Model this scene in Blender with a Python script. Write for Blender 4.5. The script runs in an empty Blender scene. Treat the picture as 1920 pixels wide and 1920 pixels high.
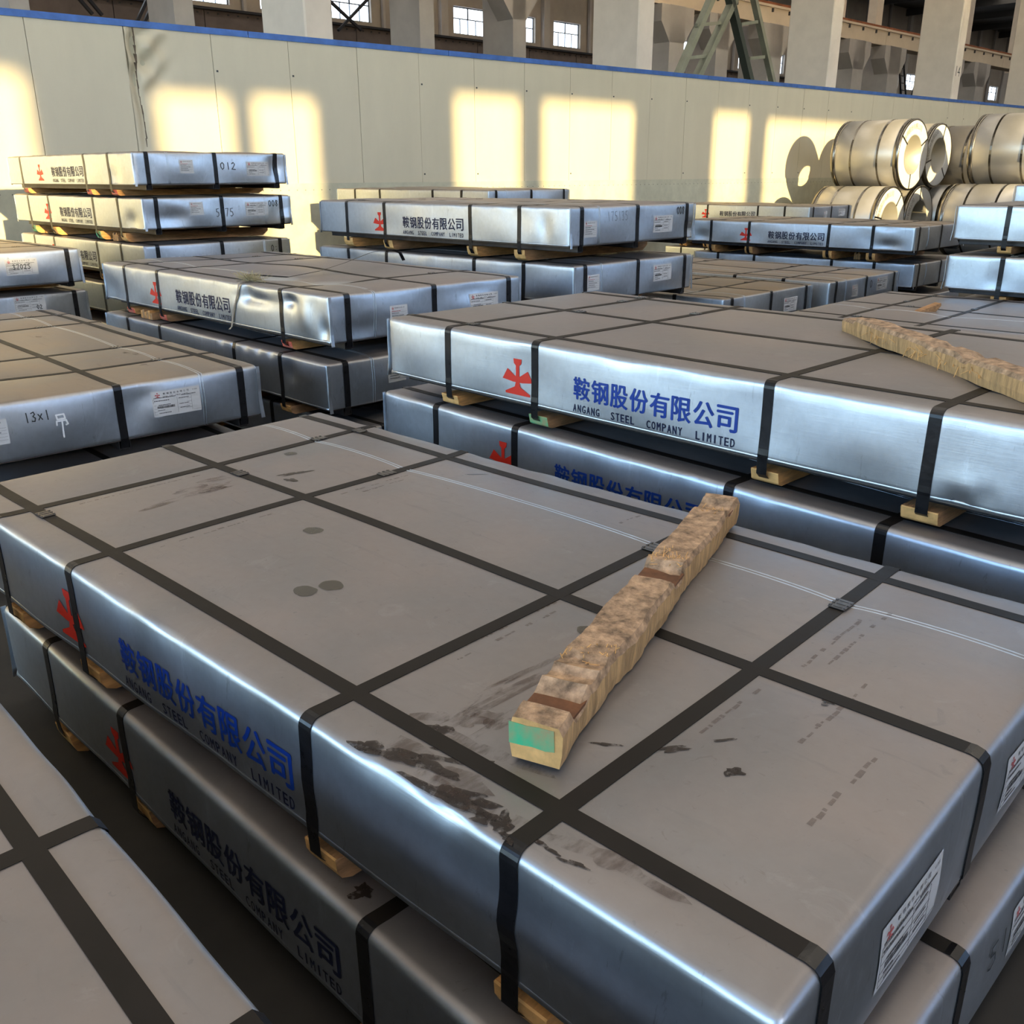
import bpy, bmesh, math, random
import numpy as np
from mathutils import Vector, Matrix
random.seed(7)
S = bpy.context.scene
COL = S.collection
PI = math.pi

# ------------------------------------------------------------------ camera
PITCH, ROLL = .34969, -.0044
cf = Vector((0, math.cos(PITCH), -math.sin(PITCH))); cr = Vector((1, 0, 0)); cu = cr.cross(cf)
r2 = cr*math.cos(ROLL)+cu*math.sin(ROLL); u2 = -cr*math.sin(ROLL)+cu*math.cos(ROLL)
cam = bpy.data.cameras.new('camera'); cam.sensor_width = 36; cam.lens = 36*1735.6/1920; cam.clip_end = 400; cam.clip_start = .05
co = bpy.data.objects.new('camera', cam); COL.objects.link(co)
M = Matrix((r2, u2, -cf)).transposed().to_4x4(); M.translation = (0, 0, 1.48); co.matrix_world = M
S.camera = co

# hall frame: U = away from the dividing wall, V = along it
UX, UY = math.sin(math.radians(43.5)), -math.cos(math.radians(43.5))
VX, VY = math.cos(math.radians(43.5)), math.sin(math.radians(43.5))
def H(u, v, z=0.): return Vector((UX*u+VX*v, UY*u+VY*v, z))
HALL = Matrix(((UX, VX, 0, 0), (UY, VY, 0, 0), (0, 0, 1, 0), (0, 0, 0, 1)))
WALLU = -10.88

# ------------------------------------------------------------------ world, sun, exposure
W = bpy.data.worlds.new('world'); S.world = W; W.use_nodes = True
nt = W.node_tree; bg = nt.nodes['Background']
sky = nt.nodes.new('ShaderNodeTexSky'); sky.sky_type = 'NISHITA'; sky.sun_disc = False
SAZ, SEL = math.radians(10), math.radians(12)
sun_h = math.cos(SAZ)*Vector((UX, UY, 0)) - math.sin(SAZ)*Vector((VX, VY, 0))
SUND = (sun_h*math.cos(SEL)+Vector((0, 0, math.sin(SEL)))).normalized()
sky.sun_elevation = math.radians(16); sky.sun_rotation = math.atan2(SUND.x, SUND.y)
sky.altitude = 50; sky.air_density = 1.; sky.dust_density = .6; sky.ozone_density = 2.
# clear cold afternoon: the Nishita sky with its blue strengthened
hs = nt.nodes.new('ShaderNodeMix'); hs.data_type = 'RGBA'; hs.blend_type = 'MULTIPLY'; hs.inputs[0].default_value = 1.; hs.inputs[7].default_value = (.82, .90, 1.05, 1)
nt.links.new(sky.outputs[0], hs.inputs[6]); nt.links.new(hs.outputs[2], bg.inputs[0]); bg.inputs[1].default_value = 1.25
sl = bpy.data.lights.new('sun', 'SUN'); sl.energy = 11; sl.color = (1, .76, .36); sl.angle = math.radians(.75)
so = bpy.data.objects.new('sun', sl); COL.objects.link(so)
so.rotation_mode = 'QUATERNION'; so.rotation_quaternion = SUND.to_track_quat('Z', 'Y')
S.view_settings.view_transform = 'Standard'; S.view_settings.look = 'None'
S.view_settings.exposure = .12; S.view_settings.gamma = 1; S.view_settings.use_curve_mapping = False
S.cycles.max_bounces = 6; S.cycles.diffuse_bounces = 4; S.cycles.glossy_bounces = 4; S.cycles.transmission_bounces = 3
S.cycles.caustics_reflective = False; S.cycles.caustics_refractive = False
S.cycles.sample_clamp_indirect = 6; S.cycles.sample_clamp_direct = 0
def portal(loc, nrm, sx, sy):
    l = bpy.data.lights.new('daylight_portal', 'AREA'); l.shape = 'RECTANGLE'; l.size = sx; l.size_y = sy; l.cycles.is_portal = True
    o = bpy.data.objects.new('daylight_portal', l); COL.objects.link(o); o.location = loc
    o.rotation_mode = 'QUATERNION'; o.rotation_quaternion = Vector(nrm).to_track_quat('-Z', 'Y')
GATE_V = -17.
portal(H(-9., GATE_V+.05, 4.2), Vector((VX, VY, 0)), 33.5, 8.2)

# ------------------------------------------------------------------ materials
def mat(name, col, rough=.6, metal=0., noise=0., scale=20, bump=0., bscale=60, emit=0., rnoise=0., stretch=(1, 1, 1), coat=0., dark=None, detail=5):
    m = bpy.data.materials.new(name); m.use_nodes = True; t = m.node_tree; b = t.nodes['Principled BSDF']
    b.inputs['Base Color'].default_value = (*col, 1); b.inputs['Roughness'].default_value = rough; b.inputs['Metallic'].default_value = metal
    if coat: b.inputs['Coat Weight'].default_value = coat; b.inputs['Coat Roughness'].default_value = .15
    if emit: b.inputs['Emission Color'].default_value = (*col, 1); b.inputs['Emission Strength'].default_value = emit
    if noise or bump or rnoise:
        tc = t.nodes.new('ShaderNodeTexCoord'); mp = t.nodes.new('ShaderNodeMapping'); mp.inputs['Scale'].default_value = stretch
        t.links.new(tc.outputs['Object'], mp.inputs[0])
        n = t.nodes.new('ShaderNodeTexNoise'); n.inputs['Scale'].default_value = scale; n.inputs['Detail'].default_value = detail; n.inputs['Roughness'].default_value = .62
        t.links.new(mp.outputs[0], n.inputs['Vector'])
        if noise:
            rp = t.nodes.new('ShaderNodeValToRGB'); d = dark or tuple(c*(1-noise) for c in col)
            rp.color_ramp.elements[0].position = .3; rp.color_ramp.elements[1].position = .68
            rp.color_ramp.elements[0].color = (*d, 1); rp.color_ramp.elements[1].color = (*[min(1, c*(1+noise*.35)) for c in col], 1)
            t.links.new(n.outputs['Fac'], rp.inputs[0]); t.links.new(rp.outputs[0], b.inputs['Base Color'])
        if rnoise:
            mr = t.nodes.new('ShaderNodeMapRange'); mr.inputs['To Min'].default_value = max(.03, rough-rnoise); mr.inputs['To Max'].default_value = rough+rnoise
            t.links.new(n.outputs['Fac'], mr.inputs['Value']); t.links.new(mr.outputs[0], b.inputs['Roughness'])
        if bump:
            n2 = t.nodes.new('ShaderNodeTexNoise'); n2.inputs['Scale'].default_value = bscale; n2.inputs['Detail'].default_value = 4
            t.links.new(mp.outputs[0], n2.inputs['Vector'])
            bp = t.nodes.new('ShaderNodeBump'); bp.inputs['Strength'].default_value = bump; bp.inputs['Distance'].default_value = .004
            t.links.new(n2.outputs['Fac'], bp.inputs['Height']); t.links.new(bp.outputs[0], b.inputs['Normal'])
    return m

def steel(name, dust=(.225, .175, .148), dustamt=.8, side=(.62, .67, .73)):
    """galvanised wrapper sheet: bare zinc at the sides, a film of settled dust (vertex layer 'dust') and handling smudges on top"""
    m = bpy.data.materials.new(name); m.use_nodes = True; t = m.node_tree; b = t.nodes['Principled BSDF']; L = t.links.new
    N = t.nodes.new
    tc = N('ShaderNodeTexCoord')
    at = N('ShaderNodeAttribute'); at.attribute_name = 'dust'
    def noise(sc, stretch=(1, 1, 1), det=5, ro=.6, dist=0.):
        mp = N('ShaderNodeMapping'); mp.inputs['Scale'].default_value = stretch; L(tc.outputs['Object'], mp.inputs[0])
        n = N('ShaderNodeTexNoise'); n.inputs['Scale'].default_value = sc; n.inputs['Detail'].default_value = det; n.inputs['Roughness'].default_value = ro
        n.inputs['Distortion'].default_value = dist
        L(mp.outputs[0], n.inputs['Vector']); return n.outputs['Fac']
    def rng(s, a, b_, c=0., d=1.):
        r = N('ShaderNodeMapRange'); r.inputs['From Min'].default_value = a; r.inputs['From Max'].default_value = b_
        r.inputs['To Min'].default_value = c; r.inputs['To Max'].default_value = d; L(s, r.inputs['Value']); return r.outputs[0]
    def mul(a, b_):
        x = N('ShaderNodeMath'); x.operation = 'MULTIPLY'
        L(a, x.inputs[0])
        if isinstance(b_, (int, float)): x.inputs[1].default_value = b_
        else: L(b_, x.inputs[1])
        return x.outputs[0]
    def mix(f, a, b_):
        x = N('ShaderNodeMix'); x.data_type = 'RGBA'; L(f, x.inputs[0])
        for s, i in ((a, 6), (b_, 7)):
            if isinstance(s, tuple): x.inputs[i].default_value = (*s, 1)
            else: L(s, x.inputs[i])
        return x.outputs[2]
    cloud = noise(2.3, (1, 1, 1), 6, .6, .6); fine = noise(34, (1, 1, 1), 6, .65); streak = noise(5, (1, 9, 9), 5, .6, .4); scr = noise(70, (.15, 1, 3), 3, .6)
    zinc = mix(rng(fine, .35, .7), tuple(c*.90 for c in side), side)
    zinc = mix(mul(rng(noise(9, (1, 1, .3), 7, .72, .8), .60, .70), .5), zinc, tuple(min(1, c*1.35) for c in side))
    zinc = mix(mul(rng(noise(16, (2.5, 2.5, .5), 6, .7, 1.2), .63, .68), .4), zinc, tuple(c*.45 for c in side))
    dcol = mix(rng(cloud, .35, .68), tuple(c*.66 for c in dust), tuple(min(1, c*1.22) for c in dust))
    dcol = mix(mul(rng(streak, .60, .78), .45), dcol, tuple(c*.45 for c in dust))
    dcol = mix(mul(rng(noise(11, (1, 1, 1), 6, .7, 1.5), .62, .70), .35), dcol, tuple(c*.5 for c in dust))
    dcol = mix(mul(rng(noise(55, (1, 1, 1), 2, .5), .72, .76), .4), dcol, tuple(c*.3 for c in dust))
    f = mul(rng(cloud, .25, .75, .85, 1.), mul(at.outputs['Fac'], dustamt))
    L(mix(f, zinc, dcol), b.inputs['Base Color'])
    x = N('ShaderNodeMath'); x.operation = 'MULTIPLY_ADD'; L(f, x.inputs[0]); x.inputs[1].default_value = -.42; x.inputs[2].default_value = .97
    L(x.outputs[0], b.inputs['Metallic'])
    r = rng(cloud, .3, .7, .33, .43); y = N('ShaderNodeMath'); y.operation = 'MULTIPLY_ADD'; L(f, y.inputs[0]); y.inputs[1].default_value = .10; L(r, y.inputs[2])
    L(y.outputs[0], b.inputs['Roughness'])
    bp = N('ShaderNodeBump'); bp.inputs['Strength'].default_value = .09; bp.inputs['Distance'].default_value = .0015; L(scr, bp.inputs['Height'])
    L(bp.outputs[0], b.inputs['Normal'])
    return m

MS = steel('zinc_sheet')
MSB = steel('zinc_sheet_dusty', dust=(.27, .20, .13), dustamt=.9)
MSD = steel('zinc_sheet_soiled', dust=(.22, .165, .11), dustamt=1.0)
M_STRAP = mat('black_strap', (.012, .012, .014), .3, .25, noise=.4, scale=30, bump=.15, bscale=40, rnoise=.1)
M_STRAPD = mat('dusty_strap', (.013, .010, .008), .55, 0., noise=.45, scale=14, rnoise=.12, stretch=(1, 1, 1))
M_STRAPD.node_tree.nodes['Principled BSDF'].inputs['Specular IOR Level'].default_value = .28
M_SEAL = mat('strap_seal_metal', (.20, .18, .16), .3, .9, noise=.3, scale=80)
M_WOOD = mat('pine', (.74, .37, .12), .7, 0, noise=.45, scale=9, bump=.6, bscale=40, stretch=(6, 1, 6))
M_WOODD = mat('weathered_pine', (.50, .27, .12), .75, 0, noise=.5, scale=8, bump=.7, bscale=45, stretch=(6, 1, 6))
M_END = mat('sawn_end_grain', (.76, .44, .16), .7, 0, noise=.35, scale=22, bump=.5, bscale=60)
M_RED = mat('red_end_paint', (.62, .07, .04), .6, 0, noise=.5, scale=30, dark=(.45, .2, .12))
M_GREEN = mat('green_end_paint', (.05, .42, .20), .6, 0, noise=.5, scale=25, dark=(.40, .30, .15))
M_CHAN = mat('dark_channel_steel', (.055, .05, .05), .45, .7, noise=.3, scale=20)
M_TRAY = mat('tray_edge_steel', (.16, .13, .11), .5, .6, noise=.3, scale=15)
M_PAPER = mat('label_paper', (.62, .62, .62), .5, 0, noise=.06, scale=30)
M_INK = mat('label_ink', (.05, .05, .055), .6)
M_PINK = mat('label_red_ink', (.5, .12, .12), .6)
M_BLUE = mat('blue_print', (.003, .042, .30), .42, .1)
M_NAVY = mat('navy_print', (.006, .012, .05), .42, .1)
M_LRED = mat('red_print', (.68, .028, .012), .45)
M_MARK = mat('marker_ink', (.03, .035, .04), .5)
M_WHITE = mat('white_paint_marker', (.88, .90, .92), .7)
M_EDGE = mat('bright_zinc_edge', (.60, .64, .68), .35, 1., noise=.2, scale=30)

# ------------------------------------------------------------------ helpers
def link(o, parent=None):
    COL.objects.link(o)
    if parent is not None: o.parent = parent
    return o
def tag(o, label=None, cat=None, group=None, kind=None):
    if label: o['label'] = label
    if cat: o['category'] = cat
    if group: o['group'] = group
    if kind: o['kind'] = kind
    return o
def empty(name, loc, yaw=0., label=None, cat=None, group=None, kind=None):
    o = bpy.data.objects.new(name, None); o.empty_display_size = .1; link(o); o.location = loc; o.rotation_euler = (0, 0, yaw)
    return tag(o, label, cat, group, kind)
def mesh(name, v, f, m=None, smooth=False, mi=None):
    me = bpy.data.meshes.new(name); me.from_pydata([tuple(p) for p in v], [], [tuple(q) for q in f])
    for x in (m if isinstance(m, (list, tuple)) else [m] if m else []): me.materials.append(x)
    if mi is not None: me.polygons.foreach_set('material_index', mi)
    if smooth: me.polygons.foreach_set('use_smooth', [True]*len(me.polygons))
    me.update(); return me
def obj(name, me, parent=None, loc=(0, 0, 0), rot=(0, 0, 0)):
    o = bpy.data.objects.new(name, me); link(o, parent); o.location = loc; o.rotation_euler = rot; return o
BF = ((0, 3, 2, 1), (4, 5, 6, 7), (0, 1, 5, 4), (1, 2, 6, 5), (2, 3, 7, 6), (3, 0, 4, 7))
class MB:
    def __init__(s): s.v = []; s.f = []; s.mi = []
    def add(s, v, f, mi=0):
        n = len(s.v); s.v += [tuple(p) for p in v]; s.f += [tuple(i+n for i in q) for q in f]; s.mi += [mi]*len(f); return s
    def box(s, a, b, mi=0):
        x0, y0, z0 = a; x1, y1, z1 = b
        return s.add([(x0, y0, z0), (x1, y0, z0), (x1, y1, z0), (x0, y1, z0), (x0, y0, z1), (x1, y0, z1), (x1, y1, z1), (x0, y1, z1)], BF, mi)
    def bar(s, p, q, w, h, up=(0, 0, 1), mi=0):
        p, q = Vector(p), Vector(q); d = (q-p).normalized(); r = d.cross(Vector(up)).normalized()*w/2; k = r.cross(d).normalized()*h/2
        return s.add([p-r-k, p+r-k, q+r-k, q-r-k, p-r+k, p+r+k, q+r+k, q-r+k], BF, mi)
    def prism(s, poly, axis, a, b, mi=0, endmi=None):
        """poly in the two other axes (cyclic order), extruded along axis from a to b"""
        n = len(poly); V = []
        for c in (a, b):
            for p in poly:
                V.append((c, p[0], p[1]) if axis == 0 else (p[0], c, p[1]) if axis == 1 else (p[0], p[1], c))
        F = [(i, (i+1) % n, n+(i+1) % n, n+i) for i in range(n)]
        s.add(V, F, mi); s.add(V, [tuple(range(n))[::-1], tuple(range(n, 2*n))], mi if endmi is None else endmi); return s
    def build(s, name, m, parent=None, smooth=False, **k):
        me = mesh(name, s.v, s.f, m, smooth, s.mi if isinstance(m, (list, tuple)) else None); fixn(me); return obj(name, me, parent, **k)
def fixn(me):
    b = bmesh.new(); b.from_mesh(me); bmesh.ops.recalc_face_normals(b, faces=b.faces); b.to_mesh(me); b.free(); me.update()

def ribbon(pts, wid, side, th=.001):
    """flat band along pts; side = width direction; returns (verts, faces)"""
    V = []; F = []; pts = [Vector(p) for p in pts]; side = Vector(side).normalized()
    for i, p in enumerate(pts):
        d = (pts[min(i+1, len(pts)-1)]-pts[max(i-1, 0)]).normalized(); n = side.cross(d).normalized()
        for a, b in ((-1, 0), (1, 0), (1, 1), (-1, 1)): V.append(p+side*(a*wid/2)+n*(b*th))
    for i in range(len(pts)-1):
        for k in range(4): F.append((i*4+k, i*4+(k+1) % 4, (i+1)*4+(k+1) % 4, (i+1)*4+k))
    F += [(0, 1, 2, 3), tuple(len(V)-4+k for k in (3, 2, 1, 0))]
    return V, F
def wave(seed, n=6, f0=1., f1=6.):
    r = random.Random(seed); T = [(r.uniform(f0, f1)*r.choice((-1, 1)), r.uniform(f0, f1), r.uniform(0, 6.28), r.uniform(.4, 1)) for _ in range(n)]
    s = sum(t[3] for t in T)
    return lambda a, b: sum(w*np.sin(fa*a+fb*b+p) for fa, fb, p, w in T)/s*1.6

# glyph outlines as triangulated meshes (x right, y up, height ~1) through the built-in font
_tc = {}
def glyphs(txt, bold=0., res=2):
    k = (txt, bold)
    if k in _tc: return _tc[k]
    c = bpy.data.curves.new('t', 'FONT'); c.body = txt; c.size = 1; c.resolution_u = res; c.offset = bold; c.fill_mode = 'FRONT'
    o = bpy.data.objects.new('t', c); COL.objects.link(o); dg = bpy.context.evaluated_depsgraph_get(); dg.update()
    me = bpy.data.meshes.new_from_object(o.evaluated_get(dg))
    b = bmesh.new(); b.from_mesh(me); bmesh.ops.triangulate(b, faces=b.faces)
    v = np.array([x.co[:2] for x in b.verts]).reshape(-1, 2); f = [[x.index for x in q.verts] for q in b.faces]; b.free()
    bpy.data.objects.remove(o); bpy.data.curves.remove(c); bpy.data.meshes.remove(me)
    if len(v): v = v-v.min(0)
    _tc[k] = (v, f); return _tc[k]
def bolden(vf, d):
    v, f = vf; n = len(v); V = []; F = []
    for dx, dy in ((0, 0), (d, 0), (-d, 0), (0, d*.6), (0, -d*.6)):
        k = len(V); V += [(p[0]+dx, p[1]+dy) for p in v]; F += [[j+k for j in q] for q in f]
    return np.array(V), F
def fit_text(txt, x0, y0, x1, y1, bold=0., gap=None):
    """glyph triangles filling the box; gap: letters placed one by one with this pitch share"""
    if gap is None:
        v, f = glyphs(txt, bold); w, h = v.max(0); return np.column_stack([x0+v[:, 0]/w*(x1-x0), y0+v[:, 1]/h*(y1-y0)]), f
    V = []; F = []; n = len(txt); pit = (x1-x0)/(n-1+gap)
    for i, c in enumerate(txt):
        if c == ' ': continue
        v, f = glyphs(c, bold); w, h = v.max(0); k = len(V)
        V += [(x0+i*pit+p[0]/w*pit*gap, y0+p[1]/h*(y1-y0)) for p in v]; F += [[j+k for j in q] for q in f]
    return np.array(V), F
CN = '\u978d\u94a2\u80a1\u4efd\u6709\u9650\u516c\u53f8'
def english(x0, y0, x1, y1, bold=.012):
    words = ['ANGANG', 'STEEL', 'COMPANY', 'LIMITED']; tot = sum(len(w) for w in words)+2.2*3; p = (x1-x0)/tot; V = []; F = []; x = x0
    for w in words:
        for c in w:
            v, f = glyphs(c, bold); ww, hh = v.max(0); k = len(V); cw = p*(.2 if c == 'I' else .68); ox = (p-cw)/2
            V += [(x+ox+q[0]/ww*cw, y0+q[1]/hh*(y1-y0)) for q in v]; F += [[j+k for j in q] for q in f]; x += p
        x += 2.2*p
    return np.array(V), F
EMB = [[(-.27, 1), (.27, 1), (.24, .74), (.11, .62), (.11, .2), (-.11, .2), (-.11, .62), (-.24, .74)],
       [(-.66, .40), (-.12, .02), (-.11, .2), (.11, .2), (.12, .02), (.66, .40), (1, -.20), (.3, -.30), (-.3, -.30), (-1, -.20)],
       [(-.12, -.30), (.12, -.30), (.19, -.55), (.82, -.88), (.82, -1), (-.82, -1), (-.82, -.88), (-.19, -.55)]]
def emblem(cx, cy, w, h):
    V = []; F = []
    for poly in EMB:
        b = bmesh.new(); b.faces.new([b.verts.new((x*w/2+cx, y*h/2+cy, 0)) for x, y in poly]); bmesh.ops.triangulate(b, faces=b.faces); b.verts.index_update()
        k = len(V); V += [q.co[:2] for q in b.verts]; F += [[q.index+k for q in f.verts] for f in b.faces]; b.free()
    return np.array(V), F
DIG = {'_': [],'0': [[(.5, 1), (.15, .8), (.1, .4), (.4, 0), (.75, .2), (.85, .7), (.5, 1)]], '1': [[(.5, 1), (.55, 0)]],
       '2': [[(.1, .8), (.5, 1), (.8, .75), (.4, .3), (.1, .05), (.9, 0)]], '3': [[(.1, .9), (.6, 1), (.75, .75), (.4, .55), (.8, .35), (.6, .02), (.1, .08)]],
       '5': [[(.85, 1), (.25, .95), (.2, .6), (.7, .55), (.8, .2), (.4, 0), (.1, .1)]], '7': [[(.1, .95), (.85, 1), (.4, 0)]],
       '8': [[(.8, .9), (.4, 1), (.25, .75), (.8, .3), (.5, 0), (.15, .2), (.75, .75), (.8, .9)]], '9': [[(.8, .7), (.4, .5), (.2, .8), (.6, 1), (.8, .7), (.6, 0)]],
       'x': [[(.1, .7), (.8, .1)], [(.8, .7), (.1, .1)]], ':': [[(.4, .7), (.5, .65)], [(.45, .25), (.55, .2)]], ' ': [],
       'L': [[(.1, .1), (.9, .1)]],
       'H': [[(.15, 1), (.2, .72)], [(.15, 1), (.75, 1), (.8, .72), (.2, .72)], [(.1, .35), (.12, .6), (.85, .6), (.95, .35), (.8, .3)], [(.55, .75), (.5, -.5)]]}
def scrawl(txt, x0, y0, pitch, h, wid):
    V = []; F = []
    for i, c in enumerate(txt):
        for st in DIG.get(c, []):
            P = [Vector((x0+i*pitch+p[0]*pitch*.8, y0+p[1]*h)) for p in st]
            for a, b in zip(P, P[1:]):
                d = (b-a).normalized(); n = Vector((-d.y, d.x))*wid/2; e = d*wid*.3; k = len(V)
                V += [tuple(a-n-e), tuple(b-n+e), tuple(b+n+e), tuple(a+n-e)]; F.append([k, k+1, k+2, k+3])
    return np.array(V), F

# ------------------------------------------------------------------ the strapped pack of steel sheets
# local frame: origin = lower near corner (printed side x<=0,y=0 / label end x=0), x along the printed side, y across, z up from what it stands on
EY = (.105, .64, 1.17)
def label_mesh(kind):
    w, h = ((.205, .105) if kind == 'wide' else (.11, .095))
    pr = MB(); rd = MB()
    def put(mb, vf): mb.add([(p[0], p[1], 0) for p in vf[0]], vf[1])
    if kind == 'wide':
        put(rd, emblem(-.078, .036, .022, .020)); put(pr, fit_text(CN, -.055, .036, .055, .044, .01, .62)); put(pr, english(-.058, .026, .05, .031)); put(pr, fit_text('V1.000', .07, .038, .092, .043))
        for y in (.020, .008, -.006, -.020, -.032, -.044): pr.box((-.098, y, 0), (.062 if y > -.04 else .098, y+.0007, .0002))
        for x in (-.098, .0, .062): pr.box((x, -.044, 0), (x+.0007, .020, .0002))
        r = random.Random(3); x = -.085
        while x < -.012:
            w_ = r.choice((.0008, .0016)); pr.box((x, -.019, 0), (x+w_, -.009, .0002)); x += w_+r.choice((.001, .0018))
        for (x, y, l) in ((-.094, .0115, .06), (.006, .012, .045), (-.094, .0235, .09), (.02, .0235, .06), (-.08, -.0065, .05), (.008, -.012, .04), (-.085, -.028, .03), (.01, -.028, .04), (-.08, -.040, .05)):
            s = 0
            while s < l: q = r.uniform(.002, .006); pr.box((x+s, y, 0), (x+s+q, y+.003, .0002)); s += q+.0015
    else:
        put(rd, emblem(-.038, .034, .014, .013)); put(pr, fit_text(CN, -.025, .032, .035, .038, .01, .62)); r = random.Random(5)
        for y, l in ((.018, .05), (.008, .045), (-.004, .07), (-.016, .05), (-.028, .06)):
            s = 0
            while s < l: q = r.uniform(.002, .006); (rd if y > .01 else pr).box((-.045+s, y, 0), (-.045+s+q, y+.003, .0002)); s += q+.0015
            pr.box((-.05, y-.004, 0), (.05, y-.0034, .0002))
    pl = MB(); gx = 10
    for a in range(gx):
        for b in range(4): x0, y0 = -w/2+w*a/gx, -h/2+h*b/4; pl.add([(x0, y0, 0), (x0+w/gx, y0, 0), (x0+w/gx, y0+h/4, 0), (x0, y0+h/4, 0)], [(0, 1, 2, 3)])
    return mesh('label', pl.v, pl.f, M_PAPER), mesh('label_print', pr.v, pr.f, M_INK), mesh('label_emblem', rd.v, rd.f, M_PINK)
LAB = {k: label_mesh(k) for k in ('wide', 'small')}
def curl(me, ly, lz, end, off):
    m2 = me.copy(); n = len(me.vertices); c = np.empty(n*3, np.float32); me.vertices.foreach_get('co', c); c = c.reshape(-1, 3)
    c[:, 2] = c[:, 2]+end(ly+c[:, 0], lz+c[:, 1])+off; m2.vertices.foreach_set('co', c.ravel()); m2.update(); return m2
def seal_mesh():
    b = MB(); b.box((-.024, -.0175, 0), (.024, .0175, .0016))
    for x in (-.016, 0, .016):
        for s in (-1, 1): b.box((x-.003, s*.0155-.0025, .001), (x+.003, s*.0155+.0025, .0034))
        b.box((x-.002, -.009, .001), (x+.002, .009, .0026))
    return mesh('strap_seal', b.v, b.f, M_SEAL)
SEALM = seal_mesh()

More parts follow.
